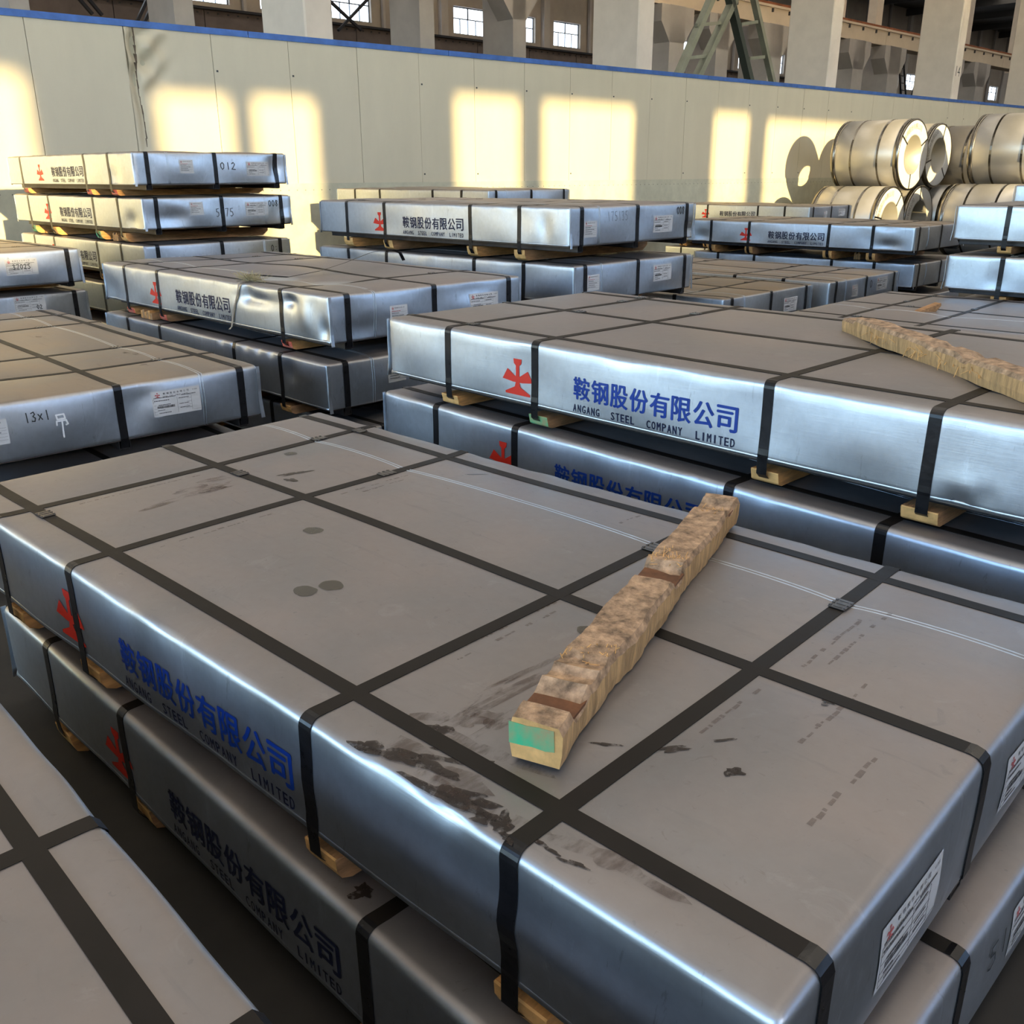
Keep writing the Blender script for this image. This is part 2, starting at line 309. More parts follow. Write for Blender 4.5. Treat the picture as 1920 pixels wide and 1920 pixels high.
def pack(label, group, x, y, z, yaw, L=2.56, Wd=1.26, h=.222, below=0., sx=(-.41, -.865, -1.775, -2.24), ey=EY, res=.03, mat_=None, near=False,
         emb=True, seam=.26, labels=((.305, .095, 'small'), (.88, .10, 'wide')), ends=None, dents=(), bulge=1., seals=True, straptop=None, marks=(), detail=True, dark_text=False, seed=None, loose=()):
    """z = height of the top face over the floor, below = height of what it stands on"""
    seed = seed if seed is not None else int(abs(x*977+y*331+z*71)*10)
    rr = random.Random(seed); zb = z-below-h           # underside of the wrapped block, from local 0
    T = empty('sheet_steel_pack', (x, y, below), math.radians(yaw), label, 'steel pack', group)
    m = mat_ or MS; r = .016 if not near else .021
    cuts = sorted(sx)+[0.]; cuts = [-L]+cuts
    vc = [0.]+sorted(ey)+[Wd]
    def pil(a, c):
        out = np.zeros_like(a)
        for p, q in zip(c, c[1:]):
            t = np.clip((a-p-.021)/(q-p-.042), 0, 1); mk = (a >= p) & (a <= q); wgt = min(1., (q-p)/.6)
            out = np.where(mk, 4*t*(1-t)*wgt, out)
        return out
    n1, n2, n3, n4, n5 = wave(seed+1, 7, 1, 5), wave(seed+2, 7, 2, 8), wave(seed+3, 7, 2, 9), wave(seed+4, 8, 12, 40), wave(seed+5, 6, 5, 16)
    B = bulge
    def gd(kind, a, b):
        o = np.zeros_like(a)
        for (k, ca, cb, ra, rb, dep) in dents:
            if k == kind: o = o+dep*np.exp(-((a-ca)/ra)**2-((b-cb)/rb)**2)
        return o
    def top(a, b):
        a, b = np.asarray(a, float), np.asarray(b, float)
        e = np.clip(np.minimum(np.minimum(-a, a+L), np.minimum(b, Wd-b))/.05, 0, 1)
        ed = np.exp(-(np.minimum(b, Wd-b)/.03)**2)*n4(a, b*0)*.0016*B
        pa = pil(a, cuts); pb = pil(b, vc); q = np.maximum(pa*pb, 0)
        return B*(.011*q**.75+.003*n1(a, b)*e)+ed+gd('top', a, b)
    def front(a, zz):
        a, zz = np.asarray(a, float), np.asarray(zz, float); s = np.sin(np.clip(zz/h, 0, 1)*PI)
        return -B*(.004*pil(a, cuts)*s+.0022*n2(a, zz*2)*s+.0016*n4(a, zz*0)*np.exp(-((h-zz)/.03)**2))-.0022*B*n5(a, zz*0)*np.exp(-(zz/.05)**2)+gd('front', a, zz)
    def end(b, zz):
        b, zz = np.asarray(b, float), np.asarray(zz, float); s = np.sin(np.clip(zz/h, 0, 1)*PI)
        return B*(.009*pil(b, vc)*s+.002*n3(b, zz*2)*s)+gd('end', b, zz)
    # ---- wrap mesh
    def axis(l, st):
        k = max(2, int(l/st)); q = [0, r*.3, r*.62, r, r*2.2]; return np.array(q+[q[-1]+(l-2*q[-1])*i/k for i in range(1, k)]+[l-t for t in q[::-1]])
    addc = lambda A, c: np.array(sorted(set([t for t in A if all(abs(t-q) > .024 or abs(t-q) < .001 for q in c)]+[q+e for q in c for e in (-.019, 0, .019)])))
    xs = addc(axis(L, res)-L, sx); ys = addc(axis(Wd, res*1.3), ey); zs = axis(h, max(.02, res*.8))
    V = []; F = []; D = []
    def grid(A, Bq, fn):
        a, b = np.meshgrid(A, Bq, indexing='ij'); n = len(V); P = fn(a.ravel(), b.ravel()); V.extend(P.tolist()); na, nb = len(A), len(Bq)
        for i in range(na-1):
            for j in range(nb-1): F.append((n+i*nb+j, n+(i+1)*nb+j, n+(i+1)*nb+j+1, n+i*nb+j+1))
    def rnd(P):
        lo = np.array([-L+r, r, r*.4]); hi = np.array([-r, Wd-r, h-r]); q = np.clip(P, lo, hi); d = P-q; l = np.linalg.norm(d, axis=1); l[l == 0] = 1
        n = d/l[:, None]; out = np.where((np.abs(d).sum(1) > 0)[:, None], q+n*r*np.array([1, 1, 1]), P)
        out[:, 2] = np.maximum(out[:, 2], 0); wt = np.clip(n, -1, 1)
        t = top(np.clip(P[:, 0], -L, 0), np.clip(P[:, 1], 0, Wd)); fr = front(P[:, 0], P[:, 2]); en = end(P[:, 1], P[:, 2])
        up = np.clip((P[:, 2]-(h-.03))/.03, 0, 1); out[:, 2] += t*np.where(P[:, 2] >= h-1e-6, 1, up*up)
        fy = np.exp(-(P[:, 1]/.03)**2); out[:, 1] += fr*np.where(P[:, 1] <= 1e-6, 1, fy*.8*(P[:, 1] < .06))
        by = (P[:, 1] >= Wd-1e-6); out[:, 1] += np.where(by, -fr*.8, 0)
        ex = (P[:, 0] >= -1e-6); out[:, 0] += np.where(ex, en, en*.7*np.exp(-(P[:, 0]/.03)**2)*(P[:, 0] > -.06)); out[:, 0] += np.where(P[:, 0] <= -L+1e-6, -en*.8, 0)
        return out
    st = lambda a, b, c: np.column_stack([a, b, c])
    grid(xs, ys, lambda a, b: rnd(st(a, b, a*0+h))); D += [1.]*(len(V)-len(D))
    n0 = len(V)
    grid(xs, zs, lambda a, b: rnd(st(a, a*0, b))); grid(xs, zs, lambda a, b: rnd(st(a, a*0+Wd, b)))
    grid(ys, zs, lambda a, b: rnd(st(a*0, a, b))); grid(ys, zs, lambda a, b: rnd(st(a*0-L, a, b)))
    V = np.array(V); D = np.clip((V[:, 2]-(h-.012))/.009, 0, 1)
    V[:, 2] += zb
    me = bpy.data.meshes.new('wrapper_sheet'); me.from_pydata(V.tolist(), [], F); me.materials.append(m)
    at = me.attributes.new('dust', 'FLOAT', 'POINT'); at.data.foreach_set('value', D.astype(np.float32))
    b = bmesh.new(); b.from_mesh(me); bmesh.ops.remove_doubles(b, verts=b.verts, dist=2e-4); bmesh.ops.recalc_face_normals(b, faces=b.faces); b.to_mesh(me); b.free()
    me.polygons.foreach_set('use_smooth', [True]*len(me.polygons)); me.update()
    wr = obj('wrapper_sheet', me, T); wr['label'] = 'galvanised steel wrapper'
    Tz = lambda a, b_: float(top(a, b_))+zb+h
    Fy = lambda a, zz: float(front(a, zz)); Ex = lambda b_, zz: float(end(b_, zz))
    # ---- underside: tray, channels, runners
    ch_h = min(.034, zb*.4); rh = zb-ch_h-.006
    MB().box((-L+.01, .006, zb-.006), (-.01, Wd-.006, zb+.004)).build('base_tray', M_TRAY, T)
    if detail:
        for e in ey:
            c = MB(); w2 = .024; z0 = rh; z1 = zb-.006
            c.box((-L+.02, e-w2, z0), (-.008, e-w2+.003, z1)); c.box((-L+.02, e+w2-.003, z0), (-.008, e+w2, z1)); c.box((-L+.02, e-w2, z0), (-.008, e+w2, z0+.003))
            c.build('support_channel', M_CHAN, T)
    for i, s in enumerate(sx):
        rb = MB(); w2 = .048+rr.uniform(-.004, .006); c = s+rr.uniform(-.008, .012); y0 = .008+rr.uniform(-.006, .006); cf_ = min(rh*.55, .045)
        yp = [(y0, rh), (y0+rr.uniform(0, .006), cf_), (y0+cf_*.35, cf_*.35), (y0+cf_*1.1, 0.), (Wd-.06, 0.), (Wd-.01, cf_), (Wd-.01, rh)]
        rb.prism(yp, 0, c-w2, c+w2, 0)
        for k in range(len(rb.f)):
            q = [rb.v[j] for j in rb.f[k]]
            if len(q) == 4 and max(p[1] for p in q) < y0+.06 and (max(p[0] for p in q)-min(p[0] for p in q)) > .05: rb.mi[k] = 1
        o = rb.build('wooden_runner', [M_WOOD if rr.random() < .65 else M_WOODD, {'red': M_RED, 'green': M_GREEN}.get(ends if not isinstance(ends, (list, tuple)) else ends[i], M_END)], T)
        bev(o, .003)
    # ---- straps
    def seal(parent, px, py, ang):
        if not seals: return
        q = obj('strap_seal', SEALM, parent, (px, py, Tz(px, py)+.003), (0, 0, ang))
    for i, s in enumerate(sorted(sx, reverse=True)):
        P = [(s, .11, .002), (s, .05, -.0005+.002), (s, .018, min(.02, rh*.4)), (s, -.001, min(.05, rh*.8))]
        Q = [(0, zz, 0) for zz in [.003, .012]+[.012+(h-2.6*r-.012)*k/9 for k in range(1, 10)]]+[(0, h-2*r, 0), (0, h-1.4*r, 0), (0, h-r, 0), (0, h-.62*r, .3), (0, h-.3*r, .6), (0, h, .8), (.3*r, h, 1.), (.62*r, h, 1.25), (r, h, PI/2), (1.5*r, h, PI/2)]
        for k, (yy, zz, th) in enumerate(Q):
            w3 = rnd(np.array([(s+e, yy, zz) for e in (-.014, 0, .014)])); o_ = (.0032 if k < 2 else .0017)
            P.append((s, w3[:, 1].min()-math.cos(th)*o_, zb+w3[:, 2].max()+math.sin(th)*o_))
        n = 22
        for k in range(n+1): yy = .048+(Wd-.078)*k/n; P.append((s, yy, Tz(s, yy)+.0016))
        P += [(s, Wd-.011, Tz(s, Wd-.011)+.0012), (s, Wd+.001, zb+h-.014), (s, Wd+.003, zb), (s, Wd-.02, .03), (s, Wd-.06, .002)]
        V_, F_ = ribbon(P, .032, (-1, 0, 0)); mi = []
        for q in F_: c = sum(V_[j][2] for j in q)/len(q); cy = sum(V_[j][1] for j in q)/len(q); mi.append(1 if c > zb+h-.004 and .02 < cy < Wd-.02 else 0)
        me = mesh('cross_strap', V_, F_, [M_STRAP, straptop or M_STRAPD], False, mi); fixn(me); o = obj('cross_strap', me, T)
        seal(o, s, (.985, .98, .93, 1.02)[i % 4], PI/2)
    if detail:
        for i, e in enumerate(ey):
            P = [(-.10, e, rh-.001), (-.012, e, rh-.002), (-.004, e, zb-.004)]
            for k in range(0, 12): zz = .004+(h-.024)*k/11; P.append((max(Ex(e-.014, zz), Ex(e, zz), Ex(e+.014, zz))+.0016, e, zb+zz))
            P += [(-.15*r+.001, e, zb+h-.4*r+.001), (-.42*r, e, zb+h-.13*r+.001), (-r, e, Tz(-r, e)+.0012)]
            n = max(20, int(L/.09))
            for k in range(n+1): xx = -.03-(L-.06)*k/n; P.append((xx, e, Tz(xx, e)+.0006))
            P += [(-L+.012, e, Tz(-L+.012, e)+.001), (-L-.002, e, zb+h-.014), (-L-.004, e, zb), (-L+.02, e, rh)]
            V_, F_ = ribbon(P, .032, (0, 1, 0)); mi = []
            for q in F_: c = sum(V_[j][2] for j in q)/len(q); cx = sum(V_[j][0] for j in q)/len(q); mi.append(1 if c > zb+h-.006 and -L+.03 < cx < -.04 else 0)
            me = mesh('long_strap', V_, F_, [M_STRAP, straptop or M_STRAPD], False, mi); fixn(me); o = obj('long_strap', me, T)
            seal(o, -L+(.40, .46, .35)[i], e, 0)
        # ---- folded edges of the end cap, bottom flange, seam
        for (cx, cy, dx) in ((0, 0, 1), (-L, 0, -1), (0, Wd, 1)):
            f = MB(); y0, y1 = (cy-.002, cy+.013) if cy == 0 else (cy-.013, cy+.002)
            kk = 8; pr = []
            for k in range(kk+1):
                t = k/kk; zz = zb-.014+(h+.006)*t; xo = cx+dx*(.0035+.006*max(0, 1-t*2.2)**1.5+.0015*math.sin(9*t+seed)); pr.append((xo, zz))
            V_ = []; F_ = []
            for xo, zz in pr:
                flare = -.003*max(0, 1-(zz-zb)/.06) if cy == 0 else .003*max(0, 1-(zz-zb)/.06)
                V_ += [(xo, y0+(flare if cy == 0 else 0), zz), (xo, y1+(flare if cy else 0), zz), (xo+dx*.0014, y1+(flare if cy else 0), zz), (xo+dx*.0014, y0+(flare if cy == 0 else 0), zz)]
            for k in range(kk):
                for j in range(4): F_.append((k*4+j, k*4+(j+1) % 4, k*4+4+(j+1) % 4, k*4+4+j))
            F_ += [(0, 1, 2, 3), tuple(kk*4+j for j in (3, 2, 1, 0))]
            f.add(V_, F_).build('corner_flange', m, T, smooth=False)
        n = 70; V_, F_ = ribbon([(-L+.01+(L-.02)*k/n, Fy(-L+.01+(L-.02)*k/n, .003)-.0004, zb+.005) for k in range(n+1)], .013, (0, .3, 1), .003)
        me = mesh('bottom_flange', V_, F_, m, True); fixn(me); obj('bottom_flange', me, T)
        if seam is not None:
            for off in (-.006, .006):
                P = [(Ex(seam+off, (h-.02)*k/6)+.0002, seam+off, zb+.0+(h-.012)*k/6) for k in range(7)]+[(-.004, seam+off, zb+h-.003)]
                P += [(-.02-(L-.04)*k/50, seam+off, Tz(-.02-(L-.04)*k/50, seam+off)-.0011) for k in range(51)]
                V_, F_ = ribbon(P, .0035, (0, 1, 0), .0018); me = mesh('wrapper_seam', V_, F_, m, True); fixn(me); obj('wrapper_seam', me, T)
    # ---- print on the long side
    def onfront(vf, name, mt, off=.0012):
        v, f = vf; P = [(p[0], min(0, float(front(p[0], p[1])))-off if False else float(front(p[0], p[1]))-off, zb+p[1]) for p in v]
        me = mesh(name, P, f, mt); return obj(name, me, T)
    def onend(vf, name, mt, off=.0026):
        v, f = vf; P = [(float(end(p[0], p[1]))+off, p[0], zb+p[1]) for p in v]
        me = mesh(name, P, f, mt); return obj(name, me, T)
    if emb:
        xl = -L
        onfront(emblem(xl+.75, h-.134, .150, .128), 'red_emblem', M_LRED)
        a_, fa = bolden(fit_text(CN, xl+1.02, h-.166, xl+1.65, h-.092, 0., .86), .0021); b_, fb = bolden(english(xl+1.015, h-.209, xl+1.65, h-.184, 0.), .0007)
        o = onfront((np.vstack([a_, b_]), [list(q) for q in fa]+[[j+len(a_) for j in q] for q in fb]), 'company_name_print', M_NAVY if dark_text else M_BLUE)
        o.data.materials.append(M_NAVY); o.data.polygons.foreach_set('material_index', [0]*len(fa)+[1]*len(fb))
    for (ly, lz, k) in labels:
        pl, pr, rd = LAB[k]; lz = h-lz
        g = obj('label', curl(pl, ly, lz, end, .0016), T, (0, ly, zb+lz), (PI/2, 0, PI/2))
        obj('label_print', curl(pr, ly, lz, end, .0024), g); obj('label_emblem', curl(rd, ly, lz, end, .0025), g)
    for (txt, y0, z0, p, hh, wd, mt) in marks: onend(scrawl(txt, y0, h-z0, p, hh, wd), 'hand_marking', mt)
    return dict(root=T, Tz=Tz, top=top, L=L, W=Wd, z=z, zb=zb, h=h, x=x, y=y, yaw=math.radians(yaw), below=below, Fy=Fy, Ex=Ex)
def bev(o, w):
    md = o.modifiers.new('bevel', 'BEVEL'); md.width = w; md.segments = 1; md.limit_method = 'ANGLE'

exec_packs = True
SL = 'strapped steel packs, '
def stack(levels):
    """levels from the top down: keyword dicts with z; gives each the height of the one below"""
    out = []
    for i, d in enumerate(levels):
        nb = levels[i+1]['z'] if i+1 < len(levels) else 0.
        out.append(pack(below=nb+(.012 if nb else 0), **d))
    return out
def P_(label, x, y, z, yaw, group=None, **k): return dict(label=label, group=group, x=x, y=y, z=z, yaw=yaw, **k)
LOW = dict(emb=False, seam=None, labels=(), res=.09, detail=False, seals=False)

# A: the big pack in the foreground
A = stack([
 P_('large foreground steel pack with a notched timber lying on its top', .278, .717, .653, -43.2, L=2.545, res=.02, near=True, seam=1.0, sx=(-.39, -.848, -1.76, -2.22), bulge=1.15,
    labels=((.36, .11, 'wide'), (.85, .11, 'wide')), dents=(('front', -.62, .21, .10, .018, .006), ('front', -.50, .212, .03, .012, .005), ('front', -.28, .1, .2, .03, -.006), ('front', -.6, .10, .25, .035, -.007), ('top', -.56, 0., .05, .02, -.004), ('top', -.72, 0, .06, .02, -.003)), marks=(('7', .93, .05, .05, .045, .0055, M_MARK),)),
 P_('steel pack directly beneath the large foreground pack, its end jutting out lower right', .264, .675, .325, -45., L=2.45, res=.025, near=True, sx=(-.28, -.725, -1.655, -2.12), ey=(.11, .63, 1.16), labels=((.95, .10, 'wide'), ), seam=.3,
    marks=(('7', .30, .12, .06, .05, .004, M_WHITE), ('51', .74, .11, .05, .05, .0045, M_MARK)), dark_text=True)])
# B: printed pack to the right
B = stack([
 P_('steel pack at right with large blue lettering and a long timber across its top', 1.309, 1.882, .944, -46.2, L=2.609, res=.02, near=True, sx=(-.41, -.867, -1.775, -2.235), seam=None,
    dents=(('front', -.33, .0, .04, .03, .012), ('front', -.30, .03, .09, .05, -.006), ('front', -.27, .03, .02, .03, .006)), ends=(None, None, 'green', None)),
 P_('steel pack right under the one with large blue lettering, its own lettering half hidden', 1.22, 1.904, .632, -47.5, L=2.6, res=.022, near=True, sx=(-.41, -.875, -1.79, -2.25),
    dents=tuple(('front', -.75-.05*i, .212, .012, .012, .004) for i in range(6))),
 P_('lowest steel pack of the stack right of the foreground pack', 1.22, 1.91, .32, -46.5, **LOW)])
# C: lower left corner
C = stack([
 P_('dusty grey steel pack cropped by the lower left corner', -.885, -.42, .635, -46., res=.03, near=True, sx=(-.41, -.862, -1.775, -2.24), ey=(.11, .64, 1.165), emb=False, seam=None),
 P_('steel pack on the floor under the one in the lower left corner', -.90, -.43, .31, -46., **{**LOW, 'res': .06})])
# E: centre left, dented
E = stack([
 P_('badly buckled steel pack with straw and a loose strap on its top', -.848, 4.368, .955, -45.5, L=2.58, res=.02, sx=(-.42, -1.79, -2.25), ends='red', bulge=1.5, dark_text=True, seam=.26,
    labels=((.40, .125, 'small'), (.98, .12, 'wide')),
    dents=(('front', -.66, .15, .16, .030, .018), ('front', -.74, .18, .04, .05, .014), ('front', -.33, .165, .05, .028, .020), ('front', -.05, .05, .03, .05, .016), ('front', -.20, .12, .05, .09, -.009), ('front', -2.45, .06, .08, .06, .012),
           ('top', -.9, .3, .2, .12, -.03), ('top', -1.2, .8, .4, .3, .022), ('top', -.5, .35, .15, .15, -.015), ('end', .9, .17, .12, .06, -.012), ('end', .2, .05, .1, .05, -.01))),
 P_('steel pack under the buckled one, two red-painted blocks above its left end', -.868, 4.321, .644, -45.9, L=2.593, res=.025, sx=(-.42, -.89, -1.79, -2.25), emb=False, bulge=1.3,
    labels=((.40, .09, 'small'),), dents=tuple(('front', -.5-.13*i, .212, .02, .015, .010) for i in range(5))+(('front', -.33, .14, .05, .05, .014),)),
 P_('dark shaded steel pack at the bottom, below the buckled pair', -.70, 4.35, .325, -45., res=.05, emb=False, labels=())])
# G: left, label end toward us
G = stack([
 P_('steel pack at left, its end marked 13x1 in black beside a white stroke', -2.029, 3.181, .70, -46.5, res=.022, near=True, seam=.99, mat_=MSB, bulge=1.3,
    labels=((.165, .105, 'small'), (.872, .10, 'wide')), marks=(('13x1', .28, .086, .024, .036, .004, M_MARK), ('H', .385, .135, .06, .06, .0062, M_WHITE)),
    dents=(('end', .70, .12, .07, .09, -.010), ('end', .75, .16, .05, .04, -.006), ('top', -.5, .3, .3, .2, .008))),
 P_('steel pack on the floor below the one marked 13x1', -2.05, 3.16, .37, -46., **{**LOW, 'detail': True, 'res': .05})])
# far left pair
G0 = stack([
 P_('steel pack at the left edge with a hand-numbered label on its end', -3.897, 5.812, 1.009, -44.2, emb=False, mat_=MSB, labels=((.86, .10, 'wide'),), seam=None, marks=(('37025', .80, .115, .024, .032, .0045, M_MARK),)),
 P_('steel pack just under the one with the hand-numbered label', -3.93, 5.90, .715, -44.2, emb=False, labels=((.86, .06, 'wide'),), seam=None, marks=(('02', .90, .10, .02, .026, .0045, M_MARK),)),
 P_('lowest steel pack of the stack at the left edge', -3.93, 5.88, .36, -44.2, **LOW)])
# D: tall stack upper left
D = stack([
 P_('topmost steel pack of the tall stack at upper left, marked 012', -2.70, 7.07, 1.645, -45., L=2.558, sx=(-.42, -.87, -2.25), dark_text=True, seam=.26, ends='red', mat_=MSB, bulge=1.4,
    labels=((.40, .10, 'small'), (1.0, .115, 'wide')), marks=(('012', .68, .12, .045, .05, .0055, M_MARK),), dents=(('front', -.32, .05, .08, .07, .014), ('end', 1.15, .12, .05, .08, -.02))),
 P_('second steel pack from the top of the tall stack, marked 008', -2.701, 7.152, 1.33, -44.4, L=2.576, sx=(-.42, -.87, -1.79, -2.25), dark_text=True, seam=1.02, ends=('', 'green', '', 'green'), mat_=MSB, bulge=1.5,
    labels=((.42, .085, 'small'), (.94, .10, 'wide')), marks=(('008', 1.05, .085, .032, .045, .0055, M_MARK), ('5075', .58, .15, .04, .06, .0045, M_MARK)), dents=(('end', .25, .08, .12, .06, -.02), ('front', -.2, .05, .1, .07, .018), ('end', 1.22, .04, .05, .05, .02))),
 P_('third steel pack from the top of the tall stack at upper left', -2.753, 7.207, .989, -44.9, sx=(-.41, -.865, -1.775, -2.24), dark_text=True, seam=1.02, labels=(), marks=(('0:', 1.08, .10, .035, .05, .0055, M_MARK), ('50:1175', .2, .14, .05, .05, .002, M_WHITE))),
 P_('fourth steel pack down in the tall stack, in deep shade', -2.74, 7.18, .655, -45., emb=False, labels=(), res=.06),
 P_('bottom steel pack of the tall stack at upper left', -2.74, 7.16, .325, -45., **LOW)])
# F: centre stack
Fk = stack([
 P_('steel pack with cream sheen and 008 on its end, top of the centre stack', .348, 5.686, 1.299, -45.3, L=2.587, sx=(-.42, -.87, -1.78, -2.24), dark_text=True, seam=.26, bulge=1.3, res=.022,
    labels=((.18, .13, 'small'), (.90, .125, 'wide')), marks=(('008', 1.05, .07, .03, .045, .0055, M_MARK), ('175135', .33, .09, .035, .055, .002, M_MARK)), dents=(('end', 1.22, .05, .05, .05, -.02), ('front', -.2, .1, .05, .08, .008))),
 P_('second steel pack of the centre stack, silvery blue side', .38, 5.724, .961, -44.1, L=2.61, sx=(-.42, -.87, -1.79, -2.25), emb=False, seam=.26, bulge=1.3, labels=((.18, .11, 'small'), (.90, .10, 'wide'))),
 P_('third steel pack down in the centre stack', .37, 5.71, .635, -44.6, **{**LOW, 'detail': True, 'res': .06}),
 P_('bottom steel pack of the centre stack', .37, 5.70, .32, -44.6, **LOW)])
F0 = stack([
 P_('sunlit steel pack peeping over the back of the centre stack', -.222, 9.997, 1.329, -43.9, L=2.595, mat_=MSB, emb=False, bulge=1.6, labels=()),
 P_('second steel pack of the stack behind the centre stack', -.20, 10.0, .99, -44, **LOW), P_('third steel pack of the stack behind the centre stack', -.20, 10.0, .655, -44, **LOW), P_('bottom steel pack of the stack behind the centre stack', -.20, 10.0, .325, -44, **LOW)])
# H: right of centre
Hk = stack([
 P_('steel pack right of centre with dark blue lettering, dusty tan top', 3.82, 9.107, .999, -44.5, mat_=MSB, sx=(-.41, -.865, -1.775, -2.25), bulge=1.4, dark_text=True, seam=.3, labels=(), dents=(('front', -.25, .04, .12, .05, .015), ('front', -.28, .2, .08, .02, .01), ('front', -2.35, .05, .1, .06, .015))),
 P_('steel pack just under the one with dark blue lettering', 3.93, 9.27, .645, -45.1, emb=False, bulge=1.4, labels=()),
 P_('bottom steel pack of the stack right of centre', 3.9, 9.2, .32, -45, **LOW)])
H0 = stack([
 P_('sunlit steel pack in the far row before the coils, faded lettering', 4.362, 14.176, 1.019, -46., mat_=MSB, sx=(-.41, -.865, -1.775, -2.24), bulge=1.4, dark_text=True, seam=None, labels=((.45, .12, 'small'), (.95, .10, 'wide'))),
 P_('second steel pack of the far row before the coils', 4.36, 14.2, .69, -46., emb=False, labels=(), res=.06), P_('bottom steel pack of the far row before the coils', 4.36, 14.2, .35, -46, **LOW)])
# I: low packs in the middle right
I1 = stack([
 P_('low steel pack with rust-brown dusty top and yellowish label', 1.463, 6.465, .67, -44.4, mat_=MSD, emb=False, seam=.26, bulge=1.4, labels=((.18, .17, 'small'), (.92, .12, 'wide'))),
 P_('steel pack under the one with the rust-brown top', 1.46, 6.45, .335, -44.4, **LOW)])
I2 = stack([
 P_('low grey-topped steel pack behind the rust-brown topped one', 2.507, 7.432, .676, -44.9, mat_=MSB, emb=False, seam=.26, bulge=1.4, labels=((.42, .10, 'small'), (.92, .08, 'wide')), marks=(('0', .70, .10, .05, .06, .0055, M_MARK),)),
 P_('steel pack under the low grey-topped one', 2.5, 7.42, .335, -44.9, **LOW)])
J = stack([
 P_('upper steel pack of the stack at the right edge, pale blue side', 4.90, 4.94, 1.27, -44.2, L=2.54, sx=(-.41, -.865, -1.775, -2.20), emb=False, bulge=1.3, seam=None, labels=()),
 P_('steel pack at the right edge with part of a red emblem showing', 4.87, 4.855, .947, -44.1, L=2.56, sx=(-.41, -.865, -1.775, -2.20), bulge=1.2, labels=(), dents=(('front', -2.24, .05, .05, .08, .01),)),
 P_('third steel pack of the stack at the right edge', 4.94, 4.93, .62, -44.1, **LOW), P_('bottom steel pack of the stack at the right edge', 4.94, 4.93, .31, -44.1, **LOW)])
K = stack([
 P_('low wide steel pack behind the lettered one, a wood chip on its top', 3.554, 4.013, .667, -44., L=2.584, Wd=1.56, ey=(.14, .78, 1.44), bulge=1.4, emb=False, seam=.5, labels=(), sx=(-.41, -.865, -1.775, -2.24)),
 P_('steel pack under the low wide one that carries a wood chip', 3.76, 4.22, .335, -44., **LOW)])
Mk = stack([
 P_('small corner of a pale blue steel pack before the coils at the right edge', 6.27, 6.85, 1.375, -45., emb=False, labels=(), seam=None),
 P_('second steel pack of the half hidden stack at the right edge', 6.27, 6.85, 1.03, -45., **LOW), P_('third steel pack of the half hidden stack at the right edge', 6.27, 6.85, .69, -45., **LOW), P_('bottom steel pack of the half hidden stack at the right edge', 6.27, 6.85, .345, -45., **LOW)])
#@@PART2
# ------------------------------------------------------------------ hall materials
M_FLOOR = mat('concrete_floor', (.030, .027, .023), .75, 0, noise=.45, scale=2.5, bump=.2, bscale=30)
M_PANEL = mat('cream_panel', (.62, .565, .425), .38, 0, noise=.05, scale=3, stretch=(1, 1, .3), bump=.04, bscale=3)
M_PANELL = mat('lower_cladding', (.55, .53, .40), .6, 0, noise=.16, scale=5)
M_CAP = mat('blue_capping', (.06, .16, .48), .45, .2, noise=.3, scale=5)
M_CONC = mat('painted_concrete_pillar', (.68, .61, .53), .8, 0, noise=.08, scale=3, bump=.12, bscale=8)
M_CONC2 = mat('grey_concrete', (.40, .385, .385), .85, 0, noise=.14, scale=1.2)
M_WALLB = mat('far_wall_render', (.36, .33, .30), .85, 0, noise=.2, scale=.7)
M_GIRD = mat('brown_girder', (.16, .125, .11), .7, .1, noise=.25, scale=1.5)
M_RAIL = mat('rusty_rail', (.30, .10, .04), .7, .2, noise=.4, scale=3)
M_BEAM = mat('cream_concrete_beam', (.60, .52, .42), .8, 0, noise=.1, scale=1.)
M_ROOF = mat('dark_roof_sheeting', (.045, .043, .042), .8, 0, noise=.3, scale=.6)
M_PANE = mat('daylit_pane', (.80, .90, 1.), .4, emit=3.2)
M_SKYL = mat('skylight_sheet', (1., .90, .76), .4, emit=3.4)
M_FRAME = mat('window_frame', (.10, .12, .15), .6)
M_GREEN2 = mat('grey_green_steel', (.30, .32, .26), .55, .3, noise=.2, scale=3)
M_DARK = mat('dark_green_steel', (.07, .085, .075), .6, .3)
M_BLACK = mat('black_iron', (.02, .022, .03), .5, .5)
M_YARD = mat('outdoor_yard', (.34, .36, .40), .8, 0, noise=.2, scale=.5)
def hall(mb, name, m, parent=None, **k):
    o = mb.build(name, m, parent, **k)
    if parent is None: o.matrix_world = HALL
    return o
def hroot(name, kind='structure', label=None, cat=None, group=None):
    o = bpy.data.objects.new(name, None); o.empty_display_size = .1; link(o); o.matrix_world = HALL; return tag(o, label, cat, group, kind)

BACKU, FARU, V0, V1, ZR = 14., -36., GATE_V, 100., 13.
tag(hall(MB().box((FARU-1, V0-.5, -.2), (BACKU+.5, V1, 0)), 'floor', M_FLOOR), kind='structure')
# yard seen only through the open gate
tag(hall(MB().box((-60, V0-90, -.35), (60, V0-.5, -.05)), 'ground', M_YARD), kind='structure')

